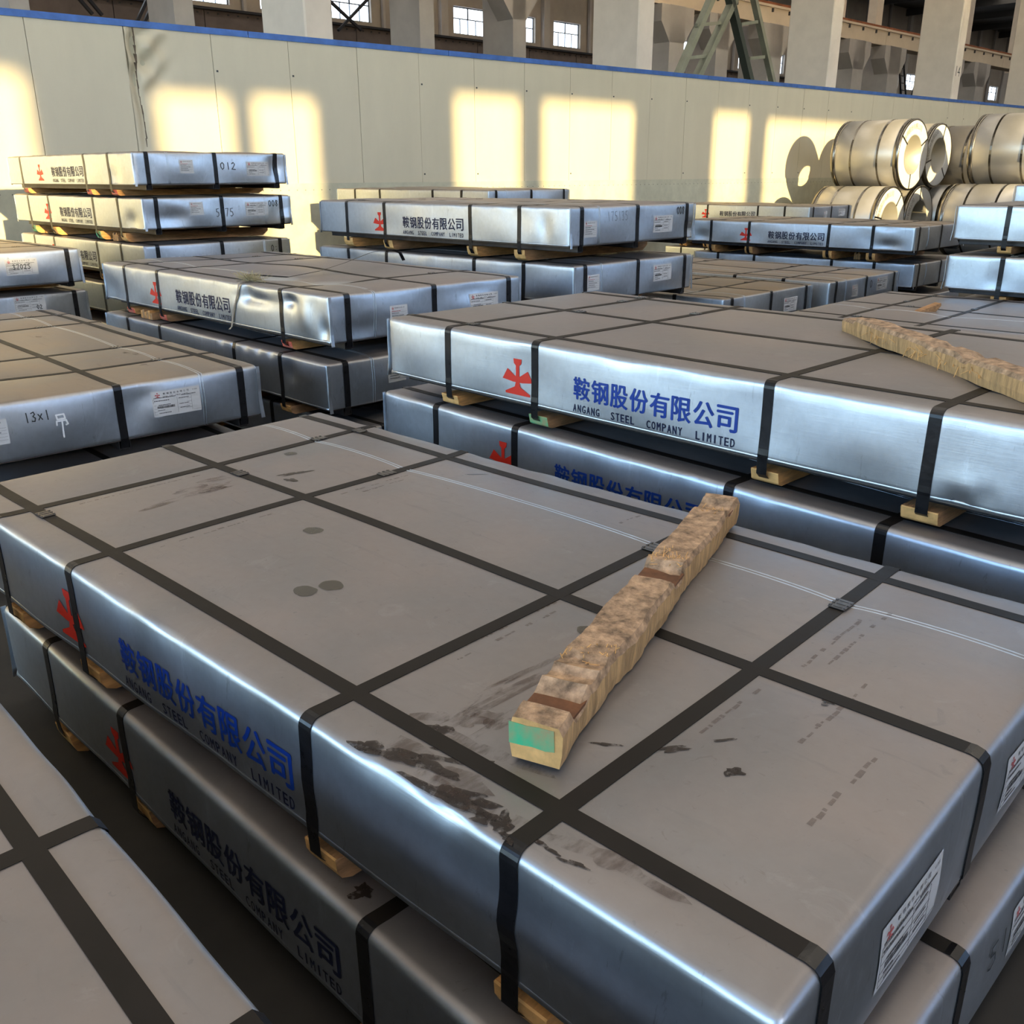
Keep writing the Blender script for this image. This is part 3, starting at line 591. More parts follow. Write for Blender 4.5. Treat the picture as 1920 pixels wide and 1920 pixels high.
# dividing wall: 1 m sandwich panels over a lower cladding, blue capping
wr_ = hroot('wall_divider')
rp = random.Random(11)
for i in range(-20, 60):
    v0 = 3.62+i
    if v0 < -6 or v0 > 44: continue
    zt = lambda v: 3.005+.0085*(v-3.4)
    du = rp.uniform(-.002, .002); g = .006; a, b = v0+g/2, v0+1-g/2
    P = [(a, 1.385), (b, 1.385), (b, zt(b)), (a, zt(a))]
    if 4.6 < v0 < 4.7:   # damaged panel joint: the sheet is torn and crumpled
        continue
    mb = MB(); mb.prism(P, 0, WALLU-.05+du, WALLU+du); o = mb.build('wall_panel', M_PANEL, wr_); bev(o, .003)
    if rp.random() < .8 and v0 > 5: MB().box((WALLU+du, a+.03, zt(a)-.42), (WALLU+du+.006, a+.052, zt(a)-.40)).build('panel_screw', M_MARK, wr_)
    if rp.random() < .5: MB().box((WALLU+du, a+.03, 1.48), (WALLU+du+.006, a+.05, 1.50)).build('panel_screw', M_MARK, wr_)
def crumple(v0, v1, z0, z1, fn, name):
    nv, nz = 50, 60; V = []; F = []
    for i in range(nv+1):
        for j in range(nz+1):
            v = v0+(v1-v0)*i/nv; z = z0+(z1-z0)*j/nz; V.append((WALLU+fn(v, z), v, z))
    for i in range(nv):
        for j in range(nz): q = i*(nz+1)+j; F.append((q, q+nz+1, q+nz+2, q+1))
    me = mesh(name, V, F, M_PANEL, True); return obj(name, me, wr_)
cw, cw2 = wave(5, 8, 5, 22), wave(9, 8, 3, 9)
def dam(v, z):
    c = 4.705+.012*math.sin(z*7)            # line of the tear
    d = v-c; up = max(0, min(1, (z-2.25)/.35)); env = math.exp(-(d/.035)**2)
    k = .11*up*math.exp(-(d/.26)**2)*float(cw(v, z))*(1 if d > 0 else .45)+.022*float(cw2(v, z))*math.exp(-(d/.3)**2)*max(0, min(1, (z-1.9)/.6))
    edge = min(1, (v-4.62+.3)/.1, (5.62-v)/.15, (3.02-z)/.10)
    return (k-.05*env*max(0, min(1, (z-1.7)/.5)))*max(0, edge) if z > 1.45 else 0
crumple(4.623, 5.617, 1.385, 3.017, dam, 'wall_panel')
MB().box((WALLU-.06, 4.623, 1.385), (WALLU-.055, 5.617, 3.01)).build('wall_panel', M_PANELL, wr_)
t_ = MB()
for k in range(14):
    z = 2.98-k*.085; c = 4.705+.012*math.sin(z*7); w_ = .004+.016*math.exp(-((z-2.72)/.16)**2)+.004*rp.random()
    t_.add([(WALLU+.02, c-w_, z), (WALLU+.02, c+w_, z), (WALLU+.02, c+.004+.012*rp.random()*(k % 3 == 0), z-.09), (WALLU+.02, c-.003, z-.09)], [(0, 1, 2, 3)])
t_.build('torn_joint', mat('torn_core', (.13, .10, .07), .9, 0, noise=.5, scale=40), wr_)
MB().box((WALLU-.04, -5.4, 0), (WALLU+.02, 44, 1.385)).build('lower_cladding', M_PANELL, wr_)
sc_ = MB()
for i in range(int(49/.12)): v = -5.3+i*.12; sc_.box((WALLU+.02, v, 1.30), (WALLU+.026, v+.008, 1.308))
tag(sc_.build('cladding_rivets', M_MARK, wr_), kind='stuff')
for i in range(-10, 14):
    a = i*3.05; b = a+3.04
    if a < -6.2 or b > 44: continue
    z = 3.005+.0085*(a-3.4); zz = 3.005+.0085*(b-3.4)
    MB().prism([(a, z-.03), (b, zz-.03), (b, zz+.035), (a, z+.035)], 0, WALLU-.065, WALLU+.012).build('blue_capping', M_CAP, wr_)
o = tag(hroot('wall_graffiti', None), 'small black stencilled marks on the cream dividing wall', 'marking')
bpy.data.objects.remove(o)

# big pillars just behind the dividing wall
def pillar(v, num=None):
    p = hroot('concrete_pillar', 'thing', {7.12: 'broad pale concrete pillar rising behind the wall at upper left', 13.69: 'pale concrete pillar with the number 10 behind the wall', 20.13: 'pale concrete pillar right of the steel trestle frame', 26.57: 'pale concrete pillar with the number 14'}.get(v, 'pale concrete pillar cropped by the right edge of the photo'), 'pillar', 'concrete pillars behind the dividing wall')
    o = MB().box((-12.3, v, 0), (-11.25, v+.42, ZR)).build('shaft', M_CONC, p); bev(o, .02)
    if num:
        vv, f = fit_text(num, v+.08, 3.84 if num == '14' else 4.33, v+.33, 4.08 if num == '14' else 4.57, .0); me = mesh('painted_number', [(-11.248, q[0], q[1]) for q in vv], f, M_INK); obj('painted_number', me, p)
    return p
for v, n in ((7.12, None), (13.69, '10'), (20.13, None), (26.57, '14'), (33.0, None)): pillar(v, n)

# second row with haunched heads and the cream crane beam
rowl = ['grey concrete column with a splayed head in the next bay']
cols = [(6.42, .35), (9.55, .42), (15.85, .45), (19.0, .48), (25.75, .75), (28.25, .7), (31.4, .85), (37.5, .85), (40.5, 1.0), (46.5, 1.), (49.6, 1.), (56, 1.), (59, 1.)]
for i, (v, w_) in enumerate(cols):
    c = hroot('haunched_column', 'thing', ['slim grey column behind the wall, leftmost of the far row', 'slim grey column between the two left crossed braces', 'grey column left of the widest far window', 'grey column with a splayed head right of the widest far window',
        'grey column with splayed head left of the trestle legs', 'plain grey column between the trestle legs', 'grey column with splayed head right of the trestle', 'first splayed column after the third pale pillar', 'second splayed column after the third pale pillar',
        'first splayed column right of the pillar numbered 14', 'second splayed column right of the pillar numbered 14', 'splayed column near the right edge of the far bay', 'last splayed column at the right edge of the far bay'][i], 'column', 'columns of the next bay')
    MB().box((-21.1, v, 0), (-19.9, v+w_, 6.39)).build('shaft', M_CONC2, c)
    if i > 2:
        e = .45; MB().prism([(v, 5.35), (v-e, 5.9), (v-e, 6.38), (v+w_+e, 6.38), (v+w_+e, 5.9), (v+w_, 5.35)], 0, -20.5, -19.9).build('splayed_head', M_CONC2, c)
    MB().box((-21.1, v+.05, 6.3), (-20.73, v+w_*.6, ZR)).build('upper_shaft', M_CONC, c)
cb = hroot('crane_beam', 'thing', 'long cream crane beam with a rusty rail on top', 'crane beam')
for i in range(14):
    a = -10+i*6.3; o = MB().box((-20.7, a, 6.4), (-20.1, a+6.28, 7.02)).build('beam_span', M_BEAM, cb)
MB().box((-20.62, -10, 7.02), (-20.12, 78, 7.10)).build('rail', M_RAIL, cb)
MB().box((-20.08, -10, 6.93), (-20.05, 78, 6.97)).build('pale_cable', mat('pale_cable', (.6, .52, .42), .6), cb)
bk = MB()
for i in range(60): bk.box((-20.1, 24+i*1.1, 6.78), (-20.04, 24.06+i*1.1, 6.9))
tag(bk.build('rail_clip', M_INK, cb), kind='stuff')

# far wall of the hall with small windows and a brown girder
fw = hroot('wall_far')
MB().box((FARU-.3, V0, 0), (FARU, V1, 7.55)).build('lower_wall', M_WALLB, fw)
MB().box((FARU-.3, V0, 8.68), (FARU, V1, ZR)).build('upper_wall', M_WALLB, fw)
wins = [24.1-3.27*3+3.27*k for k in range(30)]
prev = V0
for k, v in enumerate(wins):
    MB().box((FARU-.3, prev, 7.55), (FARU, v, 8.68)).build('wall_pier', M_WALLB, fw); prev = v+1.98
    wn = hroot('window_%d' % (k+1))
    ws = [v, v+.96, v+1.02, v+1.98]
    for (a, b) in ((v+.04, v+.96), (v+1.02, v+1.94)): MB().box((FARU-.2, a, 8.22), (FARU-.18, b, 8.64)).build('pane', M_PANE, wn)
    for q in range(4): a = v+.04+q*.485; MB().box((FARU-.2, a, 7.59), (FARU-.18, a+.445, 8.18)).build('pane', M_PANE, wn)
    fm = MB(); fm.box((FARU-.22, v, 7.55), (FARU-.14, v+.04, 8.68)); fm.box((FARU-.22, v+1.94, 7.55), (FARU-.14, v+1.98, 8.68)); fm.box((FARU-.22, v, 7.55), (FARU-.14, v+1.98, 7.59)); fm.box((FARU-.22, v, 8.64), (FARU-.14, v+1.98, 8.68)); fm.box((FARU-.22, v, 8.18), (FARU-.14, v+1.98, 8.22)); fm.box((FARU-.22, v+.96, 8.2), (FARU-.14, v+1.02, 8.66))
    for q in (1, 2, 3): fm.box((FARU-.21, v+.04+q*.485-.02, 7.57), (FARU-.15, v+.04+q*.485, 8.2))
    fm.build('window_frame', M_FRAME, wn)
    if k % 2 == 0:
        pp = MB(); pp.box((FARU, v+2.35, 3), (FARU+.25, v+2.75, ZR)); pp.build('pilaster', M_CONC2, fw)
    else: MB().box((FARU+.05, v+2.45, 7), (FARU+.2, v+2.57, ZR)).build('downpipe', M_CONC2, fw)
MB().box((FARU-.3, prev, 7.55), (FARU, V1, 8.68)).build('wall_pier', M_WALLB, fw)
gd_ = hroot('crane_girder', 'thing', 'brown riveted girder running under the far windows', 'girder')
for i in range(18):
    a = 8+i*3.3; MB().box((FARU+.9, a, 5.4), (FARU+1.1, a+3.27, 7.12)).build('girder_plate', M_GIRD, gd_)
MB().box((FARU+.7, 8, 7.12), (FARU+1.3, 68, 7.2)).build('top_flange', M_BLACK, gd_)
rv = MB()
for i in range(150): rv.box((FARU+1.1, 8+i*.4, 7.0), (FARU+1.13, 8.06+i*.4, 7.05))
tag(rv.build('rivet', M_INK, gd_), kind='stuff')
# crossed braces
def brace(lab, bars, u=-34.):
    b = hroot('cross_brace', 'thing', lab, 'brace', 'steel cross braces before the far wall')
    for (p, q) in bars: MB().bar((u, p[0], p[1]), (u, q[0], q[1]), .09, .12, up=(1, 0, 0)).build('brace_bar', M_BLACK, b)
brace('thin crossed steel braces in front of the window right of the broad pillar', [((21.9, 8.3), (24.1, 6.9)), ((24.8, 8.3), (23.0, 6.8))])
brace('single diagonal brace across the second window from the broad pillar', [((25.5, 8.4), (27.0, 7.0))])
brace('heavy diagonal brace at upper left leaning right', [((11.6, 8.0), (13.1, 6.3)), ((11.95, 8.0), (13.4, 6.3))], -33)
brace('heavy diagonal brace at upper left leaning left', [((15.9, 8.0), (14.75, 6.2)), ((15.65, 8.0), (14.5, 6.2))], -33)

# steel trestle
tr = hroot('steel_trestle', 'thing', 'tall green-grey steel trestle with splayed legs behind the dividing wall', 'trestle')
def leg(p, q, m, w_=.13, d=(0, 0)):
    k = 6/(p[1]-q[1]); P0 = (p[0]+(p[0]-q[0])*(9-p[1])/(p[1]-q[1]), 9) if False else p
    g = (q[0]-(p[0]-q[0])*(q[1]-2.2)/(p[1]-q[1]), 2.2); tpt = (p[0]+(p[0]-q[0])*(6.3-p[1])/(p[1]-q[1]), 6.3)
    MB().bar((-14+d[0], g[0], g[1]), (-14+d[1], tpt[0], tpt[1]), w_, w_*1.3, up=(1, 0, 0)).build('leg', m, tr)
leg((19.55, 5.17), (18.48, 3.56), M_GREEN2, .13); leg((20.45, 5.26), (19.2, 3.57), M_GREEN2, .14)
leg((20.38, 5.13), (21.37, 3.58), M_DARK, .14); leg((21.29, 5.35), (22.4, 3.6), M_GREEN2, .11)
for p, q in (((19.05, 4.61), (19.96, 4.74)), ((20.8, 4.79), (21.47, 4.9)), ((18.74, 3.92), (19.5, 4.02)), ((21.25, 4.09), (21.89, 4.17))): MB().bar((-14, p[0], p[1]), (-14, q[0], q[1]), .07, .08, up=(1, 0, 0)).build('rung', M_GREEN2, tr)
MB().box((-14.4, 17, 2.1), (-13.6, 23.6, 2.2)).build('base_deck', M_DARK, tr); 
for v in (17.4, 23.2): MB().box((-14.2, v-.1, 0), (-13.8, v+.1, 2.1)).build('base_post', M_DARK, tr)
# pair of leaning ladders
for lab, a, b in (('black ladder leaning right between the splayed columns, left one', (49.6, 7.3), (50.9, 4.6)), ('black ladder leaning left between the splayed columns, right one', (52.6, 7.2), (51.5, 4.6))):
    l = hroot('iron_ladder', 'thing', lab, 'ladder', 'leaning ladders in the far bay')
    A0, B0 = Vector((-24, *a)), Vector((-24, *b)); d = (B0-A0); B0 = A0+d*(A0.z/(-d.z)); off = Vector((0, .55, .0))
    for s in (0, 1): MB().bar(A0+off*s, B0+off*s, .05, .07, up=(1, 0, 0)).build('stile', M_BLACK, l)
    for k in range(22): p = A0.lerp(B0, (k+.5)/22); MB().bar(p, p+off, .04, .04, up=(1, 0, 0)).build('rung', M_BLACK, l)

# hall envelope: roof with skylight sheets, window wall behind the camera, gate wall
rf = hroot('ceiling')
us = [FARU-1, -29.2, -27.8, -24.2, -22.8, -16.7, -15.3, -7.2, -5.2, 0.2, 2.2, 8.0, 10.0, BACKU+.5]
for a, b in zip(us[::2], us[1::2]): MB().box((a, V0-.5, ZR), (b, V1, ZR+.15)).build('roof_sheeting', M_ROOF, rf)
for a, b in zip(us[1::2], us[2::2]):
    MB().box((a, V0-.5, ZR+.02), (b, V1, ZR+.12)).build('skylight_sheet', M_SKYL, rf)
for k in range(20):
    v = V0+2+k*6; MB().box((FARU, v, ZR-.5), (BACKU, v+.18, ZR-.05)).build('roof_beam', M_ROOF, rf)
# window wall behind the camera: openings that let the low sun reach the dividing wall
dU = BACKU-WALLU; dv = -math.tan(SAZ)*dU; dz = dU/math.cos(SAZ)*math.tan(SEL)
open_ = [(-6.2, -3.2), (-2.9, .6), (1.2, 3.5), (4.90, 5.76), (6.08, 6.92), (9.25, 10.50), (11.02, 13.18), (15.55, 16.68), (17.35, 22.2), (22.5, 25.6), (26.0, 29.4), (30, 33)]
za, zb_ = dz+.15, dz+2.42
bw = hroot('wall_back')
MB().box((BACKU, V0-.5, 0), (BACKU+.12, V1, za)).build('lower_wall', M_CONC2, bw); MB().box((BACKU, V0-.5, zb_+.12), (BACKU+.12, V1, ZR)).build('upper_wall', M_CONC2, bw)
pv = V0-.5
for i, (a, b) in enumerate(open_):
    MB().box((BACKU, pv, za), (BACKU+.12, a+dv, zb_+.12)).build('wall_pier', M_CONC2, bw); pv = b+dv
    t = {3: -.02, 4: 0}.get(i, .1)
    if i not in (6, 5, 7): MB().box((BACKU, a+dv, zb_-.0+t-.05), (BACKU+.12, b+dv, zb_+.12)).build('lintel', M_CONC2, bw)
MB().box((BACKU, pv, za), (BACKU+.12, V1, zb_+.12)).build('wall_pier', M_CONC2, bw)
# unseen tapered wedge added so the left opening casts a heart-shaped sun patch
for vv, q in ((4.85, 1), ):
    MB().prism([(4.85+dv, za), (5.45+dv, za), (4.85+dv, za+1.75)], 0, BACKU, BACKU+.12).build('sun_patch_mask', M_CONC2, bw)
gw = hroot('wall_gate')
MB().box((FARU-1, V0-.5, 0), (-26., V0, ZR)).build('gate_wall_side', M_CONC2, gw); MB().box((8., V0-.5, 0), (BACKU+.5, V0, ZR)).build('gate_wall_side', M_CONC2, gw); MB().box((-26., V0-.5, 8.4), (8., V0, ZR)).build('gate_lintel', M_CONC2, gw)
ew = hroot('wall_end'); MB().box((FARU-1, V1, 0), (BACKU+.5, V1+.3, ZR)).build('end_wall', M_CONC2, ew)

# ------------------------------------------------------------------ coils against the dividing wall
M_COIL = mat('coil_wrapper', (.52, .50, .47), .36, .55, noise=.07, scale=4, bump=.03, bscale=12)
M_COIL_SHADE = mat('coil_wrapper_shade', (.15, .145, .15), .5, .3, noise=.08, scale=4)  # darker copy of the coil wrapper, the third coil's shade put into its colour
M_RING = mat('coil_end_board', (.66, .65, .62), .5, .15, noise=.06, scale=6)
M_BAND = mat('steel_band', (.25, .23, .20), .25, 1.)
M_BORE = mat('coil_bore', (.42, .40, .35), .45, .5)
def coil(lab, un, v, z, R=.62, ln=1.35, m=M_COIL, twist=0.):
    """axis along hall U; un = u of the near face"""
    T = empty('steel_coil', H(un-ln/2, v, z-R), math.atan2(UY, UX), lab, 'steel coil', 'steel coils stacked by the dividing wall'); ri = R*.56; N = 56
    def ring(prof, name, mt, smooth=True, closed=False):
        V = []; F = []; k = len(prof)
        for i in range(N):
            a = 2*PI*i/N
            for (x, r_) in prof: V.append((x, math.cos(a)*r_, R+math.sin(a)*r_))
        for i in range(N):
            j = (i+1) % N
            for q in range(k if closed else k-1): F.append((i*k+q, j*k+q, j*k+(q+1) % k, i*k+(q+1) % k))
        me = mesh(name, V, F, mt, smooth); fixn(me); return obj(name, me, T)
    h = ln/2; rg = R*.93
    o = ring([(-h, R-.012), (-h+.012, R), (h-.012, R), (h, R-.012)], 'coil_body', m)
    for s in (-1, 1): ring([(s*h, R-.012), (s*(h+.004), R-.05), (s*(h+.004), ri+.02), (s*(h-.002), ri)], 'end_board', M_RING, False)
    ring([(-h, ri), (-h, ri-.012), (h, ri-.012), (h, ri)], 'bore_liner', M_BORE)
    for s in (-1, 1): ring([(s*(h-.09), R+.001), (s*(h-.09), R+.004), (s*h, R+.004), (s*(h+.006), R-.005), (s*(h+.006), R-.03)], 'edge_protector', M_BAND)
    for x in (-.2, .2): ring([(x*ln-.018, R), (x*ln-.018, R+.005), (x*ln+.018, R+.005), (x*ln+.018, R)], 'girth_strap', M_BAND, False)
    for a in (.5+twist, 2.6+twist, 4.7+twist):
        c, s_ = math.cos(a), math.sin(a)
        MB().bar((h+.007, c*(ri-.01), R+s_*(ri-.01)), (h+.007, c*(R+.004), R+s_*(R+.004)), .028, .004, up=(1, 0, 0)).build('eye_strap', M_STRAP, T)
    V = []; F = []
    for i, c in enumerate(CN):
        a = PI*.80-i*.19+twist; g, f = glyphs(c, 0.); w_, hh = g.max(0); k = len(V); rc = R*.79
        for p in g:
            lx, ly = (p[0]/w_-.5)*.085, (p[1]/hh-.5)*.10; V.append((h+.0075, math.cos(a)*(rc+ly)+math.sin(a)*lx, R+math.sin(a)*(rc+ly)-math.cos(a)*lx))
        F += [[j+k for j in q] for q in f]
    obj('end_print', mesh('end_print', V, F, mat_pr), T)
    return T
mat_pr = mat('coil_print', (.24, .22, .19), .6)
coil('upper steel coil at the left end of the row, big open bore', -8.44, 18.6, 1.80, R=.64)
coil('second upper steel coil from the left, half behind the first', -8.50, 19.88, 1.80, R=.60, twist=.8)
coil('dull grey shaded upper steel coil, third from the left', -7.87, 21.15, 1.78, R=.61, m=M_COIL_SHADE)
coil('large upper steel coil at the right edge, closest to us', -6.15, 19.42, 1.86, R=.64)
coil('lower steel coil under the first upper coil', -8.44, 17.96, .62, R=.62, twist=.4)
coil('second lower steel coil, bore half hidden', -8.44, 19.22, .62, R=.62, twist=1.2)
coil('lower steel coil recessed behind the second lower coil', -8.3, 20.50, .62, R=.62)
coil('near lower steel coil beside the right stack', -6.25, 18.78, .64, R=.64)
coil('lower steel coil beneath the large upper coil at the right edge', -6.25, 20.06, .62, R=.62)
coil('lower steel coil at the far right of the back row', -8.3, 21.78, .62, R=.62)

# ------------------------------------------------------------------ timbers
def timber(name, lab, loc, yaw, L, w_, h_, notches=(), m=M_WOODD, endm=None, seed=1, jag=.004, tilt=0., group=None):
    """rough squared timber along x with saddle notches in the top"""
    r = random.Random(seed); n = int(L/.016); V = []; F = []; nn = wave(seed, 7, 6, 40)
    pr = 10
    for i in range(n+1):
        x = L*i/n; top = h_
        for (c, hw, dp, sh) in notches:
            t = abs(x-c)/hw
            if t < 1: top -= dp*(1 if sh else (1-t**4))
        js = lambda k: jag*float(nn(x+k*3.1, k*2.7))+r.uniform(-1, 1)*jag*.25
        y0, y1 = js(1), w_+js(2); zb0, zb1 = max(0, js(3)*.4), max(0, js(4)*.4)
        V += [(x, y0+.004, zb0), (x, y0, top*.35), (x, y0+js(5)*.5, top*.8), (x, y0+.006, top+js(6)*.4), (x, w_*.3, top+js(7)*.5), (x, w_*.65, top+js(8)*.5), (x, y1-.005, top+js(9)*.4), (x, y1, top*.7), (x, y1+js(10)*.4, top*.3), (x, y1-.004, zb1)]
    mi = []
    for i in range(n):
        for k in range(pr): F.append((i*pr+k, i*pr+(k+1) % pr, (i+1)*pr+(k+1) % pr, (i+1)*pr+k)); mi.append(2 if k in (0, 1, 7, 8) else 0)
    F += [tuple(range(pr)), tuple(n*pr+k for k in range(pr))[::-1]]; mi += [1, 1]
    me = mesh(name, V, F, [m, endm or M_END, M_SIDE], False, mi); fixn(me)
    T = empty(name, loc, yaw, lab, 'timber', group); T.rotation_euler = (0, tilt, yaw)
    obj('beam', me, T); return T
M_SIDE = mat('sawn_side', (.62, .39, .18), .75, 0, noise=.5, scale=14, bump=.8, bscale=70, stretch=(5, 1, .8))
M_ROUGH = mat('grey_brown_rough_wood', (.50, .33, .20), .85, 0, noise=.72, scale=38, bump=1., bscale=90)
def onpack(P, u, v, dz=0.):
    c, s = math.cos(P['yaw']), math.sin(P['yaw']); return Vector((P['x']+c*u-s*v, P['y']+s*u+c*v, P['below']+P['Tz'](max(-P['L'], min(0, u)), max(0, min(P['W'], v)))+dz))
A1, B1, E1, K1, J1 = A[0], B[0], E[0], K[0], J[0]
a, b = onpack(A1, -.445, .165), onpack(A1, -.775, 1.235)
zz = A1['z']+.004
yw = math.atan2(b.y-a.y, b.x-a.x); ln = (b-a).length
T1 = timber('notched_timber', 'long splintered timber with a green painted end on the foreground pack', (a.x, a.y, zz+.006), yw, ln, .088, .068,
    notches=((.085, .035, .020, 0), (.158, .012, .008, 1), (.20, .012, .005, 1), (.62, .045, .020, 0), (.70, .012, .006, 1), (1.05, .03, .012, 0)), m=M_ROUGH, seed=4, jag=.0055)
rg = random.Random(5); gp = [(.006+rg.uniform(-.003, .003)+(0 if k in (0, 1) else .072*min(1, (k-1)/3) if k < 5 else .072*max(0, (9-k)/4)), (.060 if 1 <= k < 5 else .026)+rg.uniform(-.0025, .0025)) for k in range(9)]
MB().prism(gp, 0, -.0012, -.0004).build('green_painted_end', M_GREEN, T1)
for nx in (.085, .62, 1.05): MB().box((nx-.033, .003, .046), (nx+.033, .086, .051)).build('stained_notch', mat('stained_notch', (.19, .075, .03), .6, 0, noise=.5, scale=20), T1)
spl = MB(); rs = random.Random(2)
for k in range(90):
    x = rs.choice((.22, .24, .66, .69, .72, 1.0))+rs.uniform(-.02, .02); y = rs.uniform(.005, .085); spl.bar((x, y, .064), (x+rs.uniform(-.02, .02), y+rs.uniform(-.012, .012), .068+rs.uniform(0, .006)), .0014, .001)
tag(spl.build('splinters', M_END, T1), kind='stuff')
a, b = onpack(B1, -1.12, .885), onpack(B1, -.281, .185)
yw = math.atan2(b.y-a.y, b.x-a.x)
T2 = timber('long_timber', 'long pale timber with stepped edge lying across the lettered pack', (a.x, a.y, B1['z']+.006), yw, 1.75, .075, .062, notches=((.045, .05, .012, 1), (.62, .03, .008, 0), (.80, .035, .010, 0)), m=M_ROUGH, seed=8, jag=.005)
spl = MB()
for k in range(40): x = rs.uniform(.2, .9); spl.bar((x, .0, .03), (x+rs.uniform(-.03, .03), -.012, .02+rs.uniform(-.02, .03)), .002, .0012)
tag(spl.build('splinters', M_END, T2), kind='stuff')
a = onpack(K1, -1.955, .50)
ck = MB().prism([(0, 0), (.13, .0), (.165, .035), (.16, .05), (.02, .012)], 1, 0, .05); o = ck.build('wood_chip', M_WOODD, loc=(a.x, a.y, K1['z']+.008), rot=(0, 0, .35)); tag(o, 'small wedge of split wood lying on the low wide pack', 'wood chip')
a = onpack(J1, -1.75, 1.10)
T4 = timber('slanting_timber', 'short timber slanting over the back of the right edge pack', (a.x, a.y, J1['z']+.085), math.radians(-40), .8, .05, .035, seed=12, jag=.002, tilt=math.radians(6))
# short offcuts wedged between packs
def block(lab, P, u, v, w_, d, h_, yaw=0.):
    c = onpack(P, u, v); n = 6; T = empty('wood_offcut', (c.x, c.y, P['z']+.006), P['yaw']+yaw, lab, 'wood block')
    for k in range(n): MB().box((-w_/2+w_*k/n, 0, 0), (-w_/2+w_*(k+1)/n-.002, d, h_*(.85+.15*math.sin(k*2.1)))).build('split_layer', M_WOODD if k % 2 else M_WOOD, T)
block('round splintered wood block jammed between second and third pack of the tall stack', D[2], -.62, .06, .10, .12, .065)
block('reddish splintered wood block left of the red-painted runner', E[1], -2.02, .03, .16, .12, .055)
block('small round wood block under the dark blue lettered pack', Hk[1], -.62, .05, .07, .12, .075)

# straw, loose straps on the buckled pack
st = MB(); c = (-.80, .045)
for k in range(150):
    a0 = rs.uniform(0, 6.28); r0 = abs(rs.gauss(0, .045)); u, v = c[0]+math.cos(a0)*r0*1.3, c[1]+abs(math.sin(a0)*r0)*.8; z0 = E1['Tz'](u, v)+.002
    a1 = rs.uniform(0, 6.28); l = rs.uniform(.03, .10); st.bar((u, v, z0+rs.uniform(0, .02)), (u+math.cos(a1)*l, v+math.sin(a1)*l*.7, z0+rs.uniform(.002, .05)), .0018, .0012)
o = st.build('straw', mat('dry_straw', (.42, .36, .20), .8)); o.location = (E1['x'], E1['y'], E1['below']); o.rotation_euler = (0, 0, E1['yaw']); tag(o, 'tuft of dry straw on the front edge of the buckled pack', 'straw', kind='stuff')
def loosestrap(lab, P, pts, m, wid=.022, side=(0, .3, 1)):
    V_, F_ = ribbon(pts, wid, side, .0015); me = mesh('loose_strap', V_, F_, m, True); fixn(me); o = obj('loose_strap', me); o.location = (P['x'], P['y'], P['below']); o.rotation_euler = (0, 0, P['yaw']); tag(o, lab, 'strap')
zt = lambda u, v, d: (u, v, E1['Tz'](u, v)+d)
loosestrap('loose black strap lying across the top of the buckled pack, end bent down', E1, [zt(-1.0, .155, .02), zt(-.86, .32, .015), zt(-.76, .46, .02), zt(-.80, .65, .05), zt(-.85, .87, .075), zt(-.92, 1.02, .085), zt(-.97, 1.14, .088), zt(-.955, 1.175, .075), zt(-.94, 1.19, .03)], M_STRAP, side=(.9, .35, .25))
zf = lambda u, w_: (u, E1['Fy'](u, E1['h']-w_)-.008, E1['zb']+E1['h']-w_)
loosestrap('loose grey-beige strap hanging down the lettered side of the buckled pack', E1, [(-.79, .03, E1['Tz'](-.79, .03)+.006), (-.797, -.010, E1['zb']+E1['h']+.004), zf(-.83, .06), zf(-.875, .14), zf(-.929, .238), (-.935, -.02, E1['zb']-.03)], mat('beige_strap', (.34, .29, .24), .45, .3), side=(1, 0, .1), wid=.016)

# ------------------------------------------------------------------ stains on the foreground pack
def stainmat(n, c, al, ro=.35):
    m = mat(n, c, ro); m.node_tree.nodes['Principled BSDF'].inputs['Alpha'].default_value = al; return m
M_WET = stainmat('water_mark', (.085, .078, .062), .72, .22); M_OIL = stainmat('dark_oil', (.028, .020, .017), .86, .3); M_SOIL = stainmat('brown_smear', (.10, .062, .045), .42, .5)
def broken(m, sc, stretch, lo, hi):
    t = m.node_tree; b = t.nodes['Principled BSDF']; a = b.inputs['Alpha'].default_value
    tc = t.nodes.new('ShaderNodeTexCoord'); mp = t.nodes.new('ShaderNodeMapping'); mp.inputs['Scale'].default_value = stretch
    n = t.nodes.new('ShaderNodeTexNoise'); n.inputs['Scale'].default_value = sc; n.inputs['Detail'].default_value = 6; n.inputs['Roughness'].default_value = .7
    r = t.nodes.new('ShaderNodeMapRange'); r.inputs['From Min'].default_value = lo; r.inputs['From Max'].default_value = hi; r.inputs['To Max'].default_value = a
    t.links.new(tc.outputs['Object'], mp.inputs[0]); t.links.new(mp.outputs[0], n.inputs['Vector']); t.links.new(n.outputs['Fac'], r.inputs['Value']); t.links.new(r.outputs[0], b.inputs['Alpha'])
broken(M_SOIL, 30, (1.3, .45, 1), .42, .62); broken(M_OIL, 60, (1, 1, 1), .34, .50)
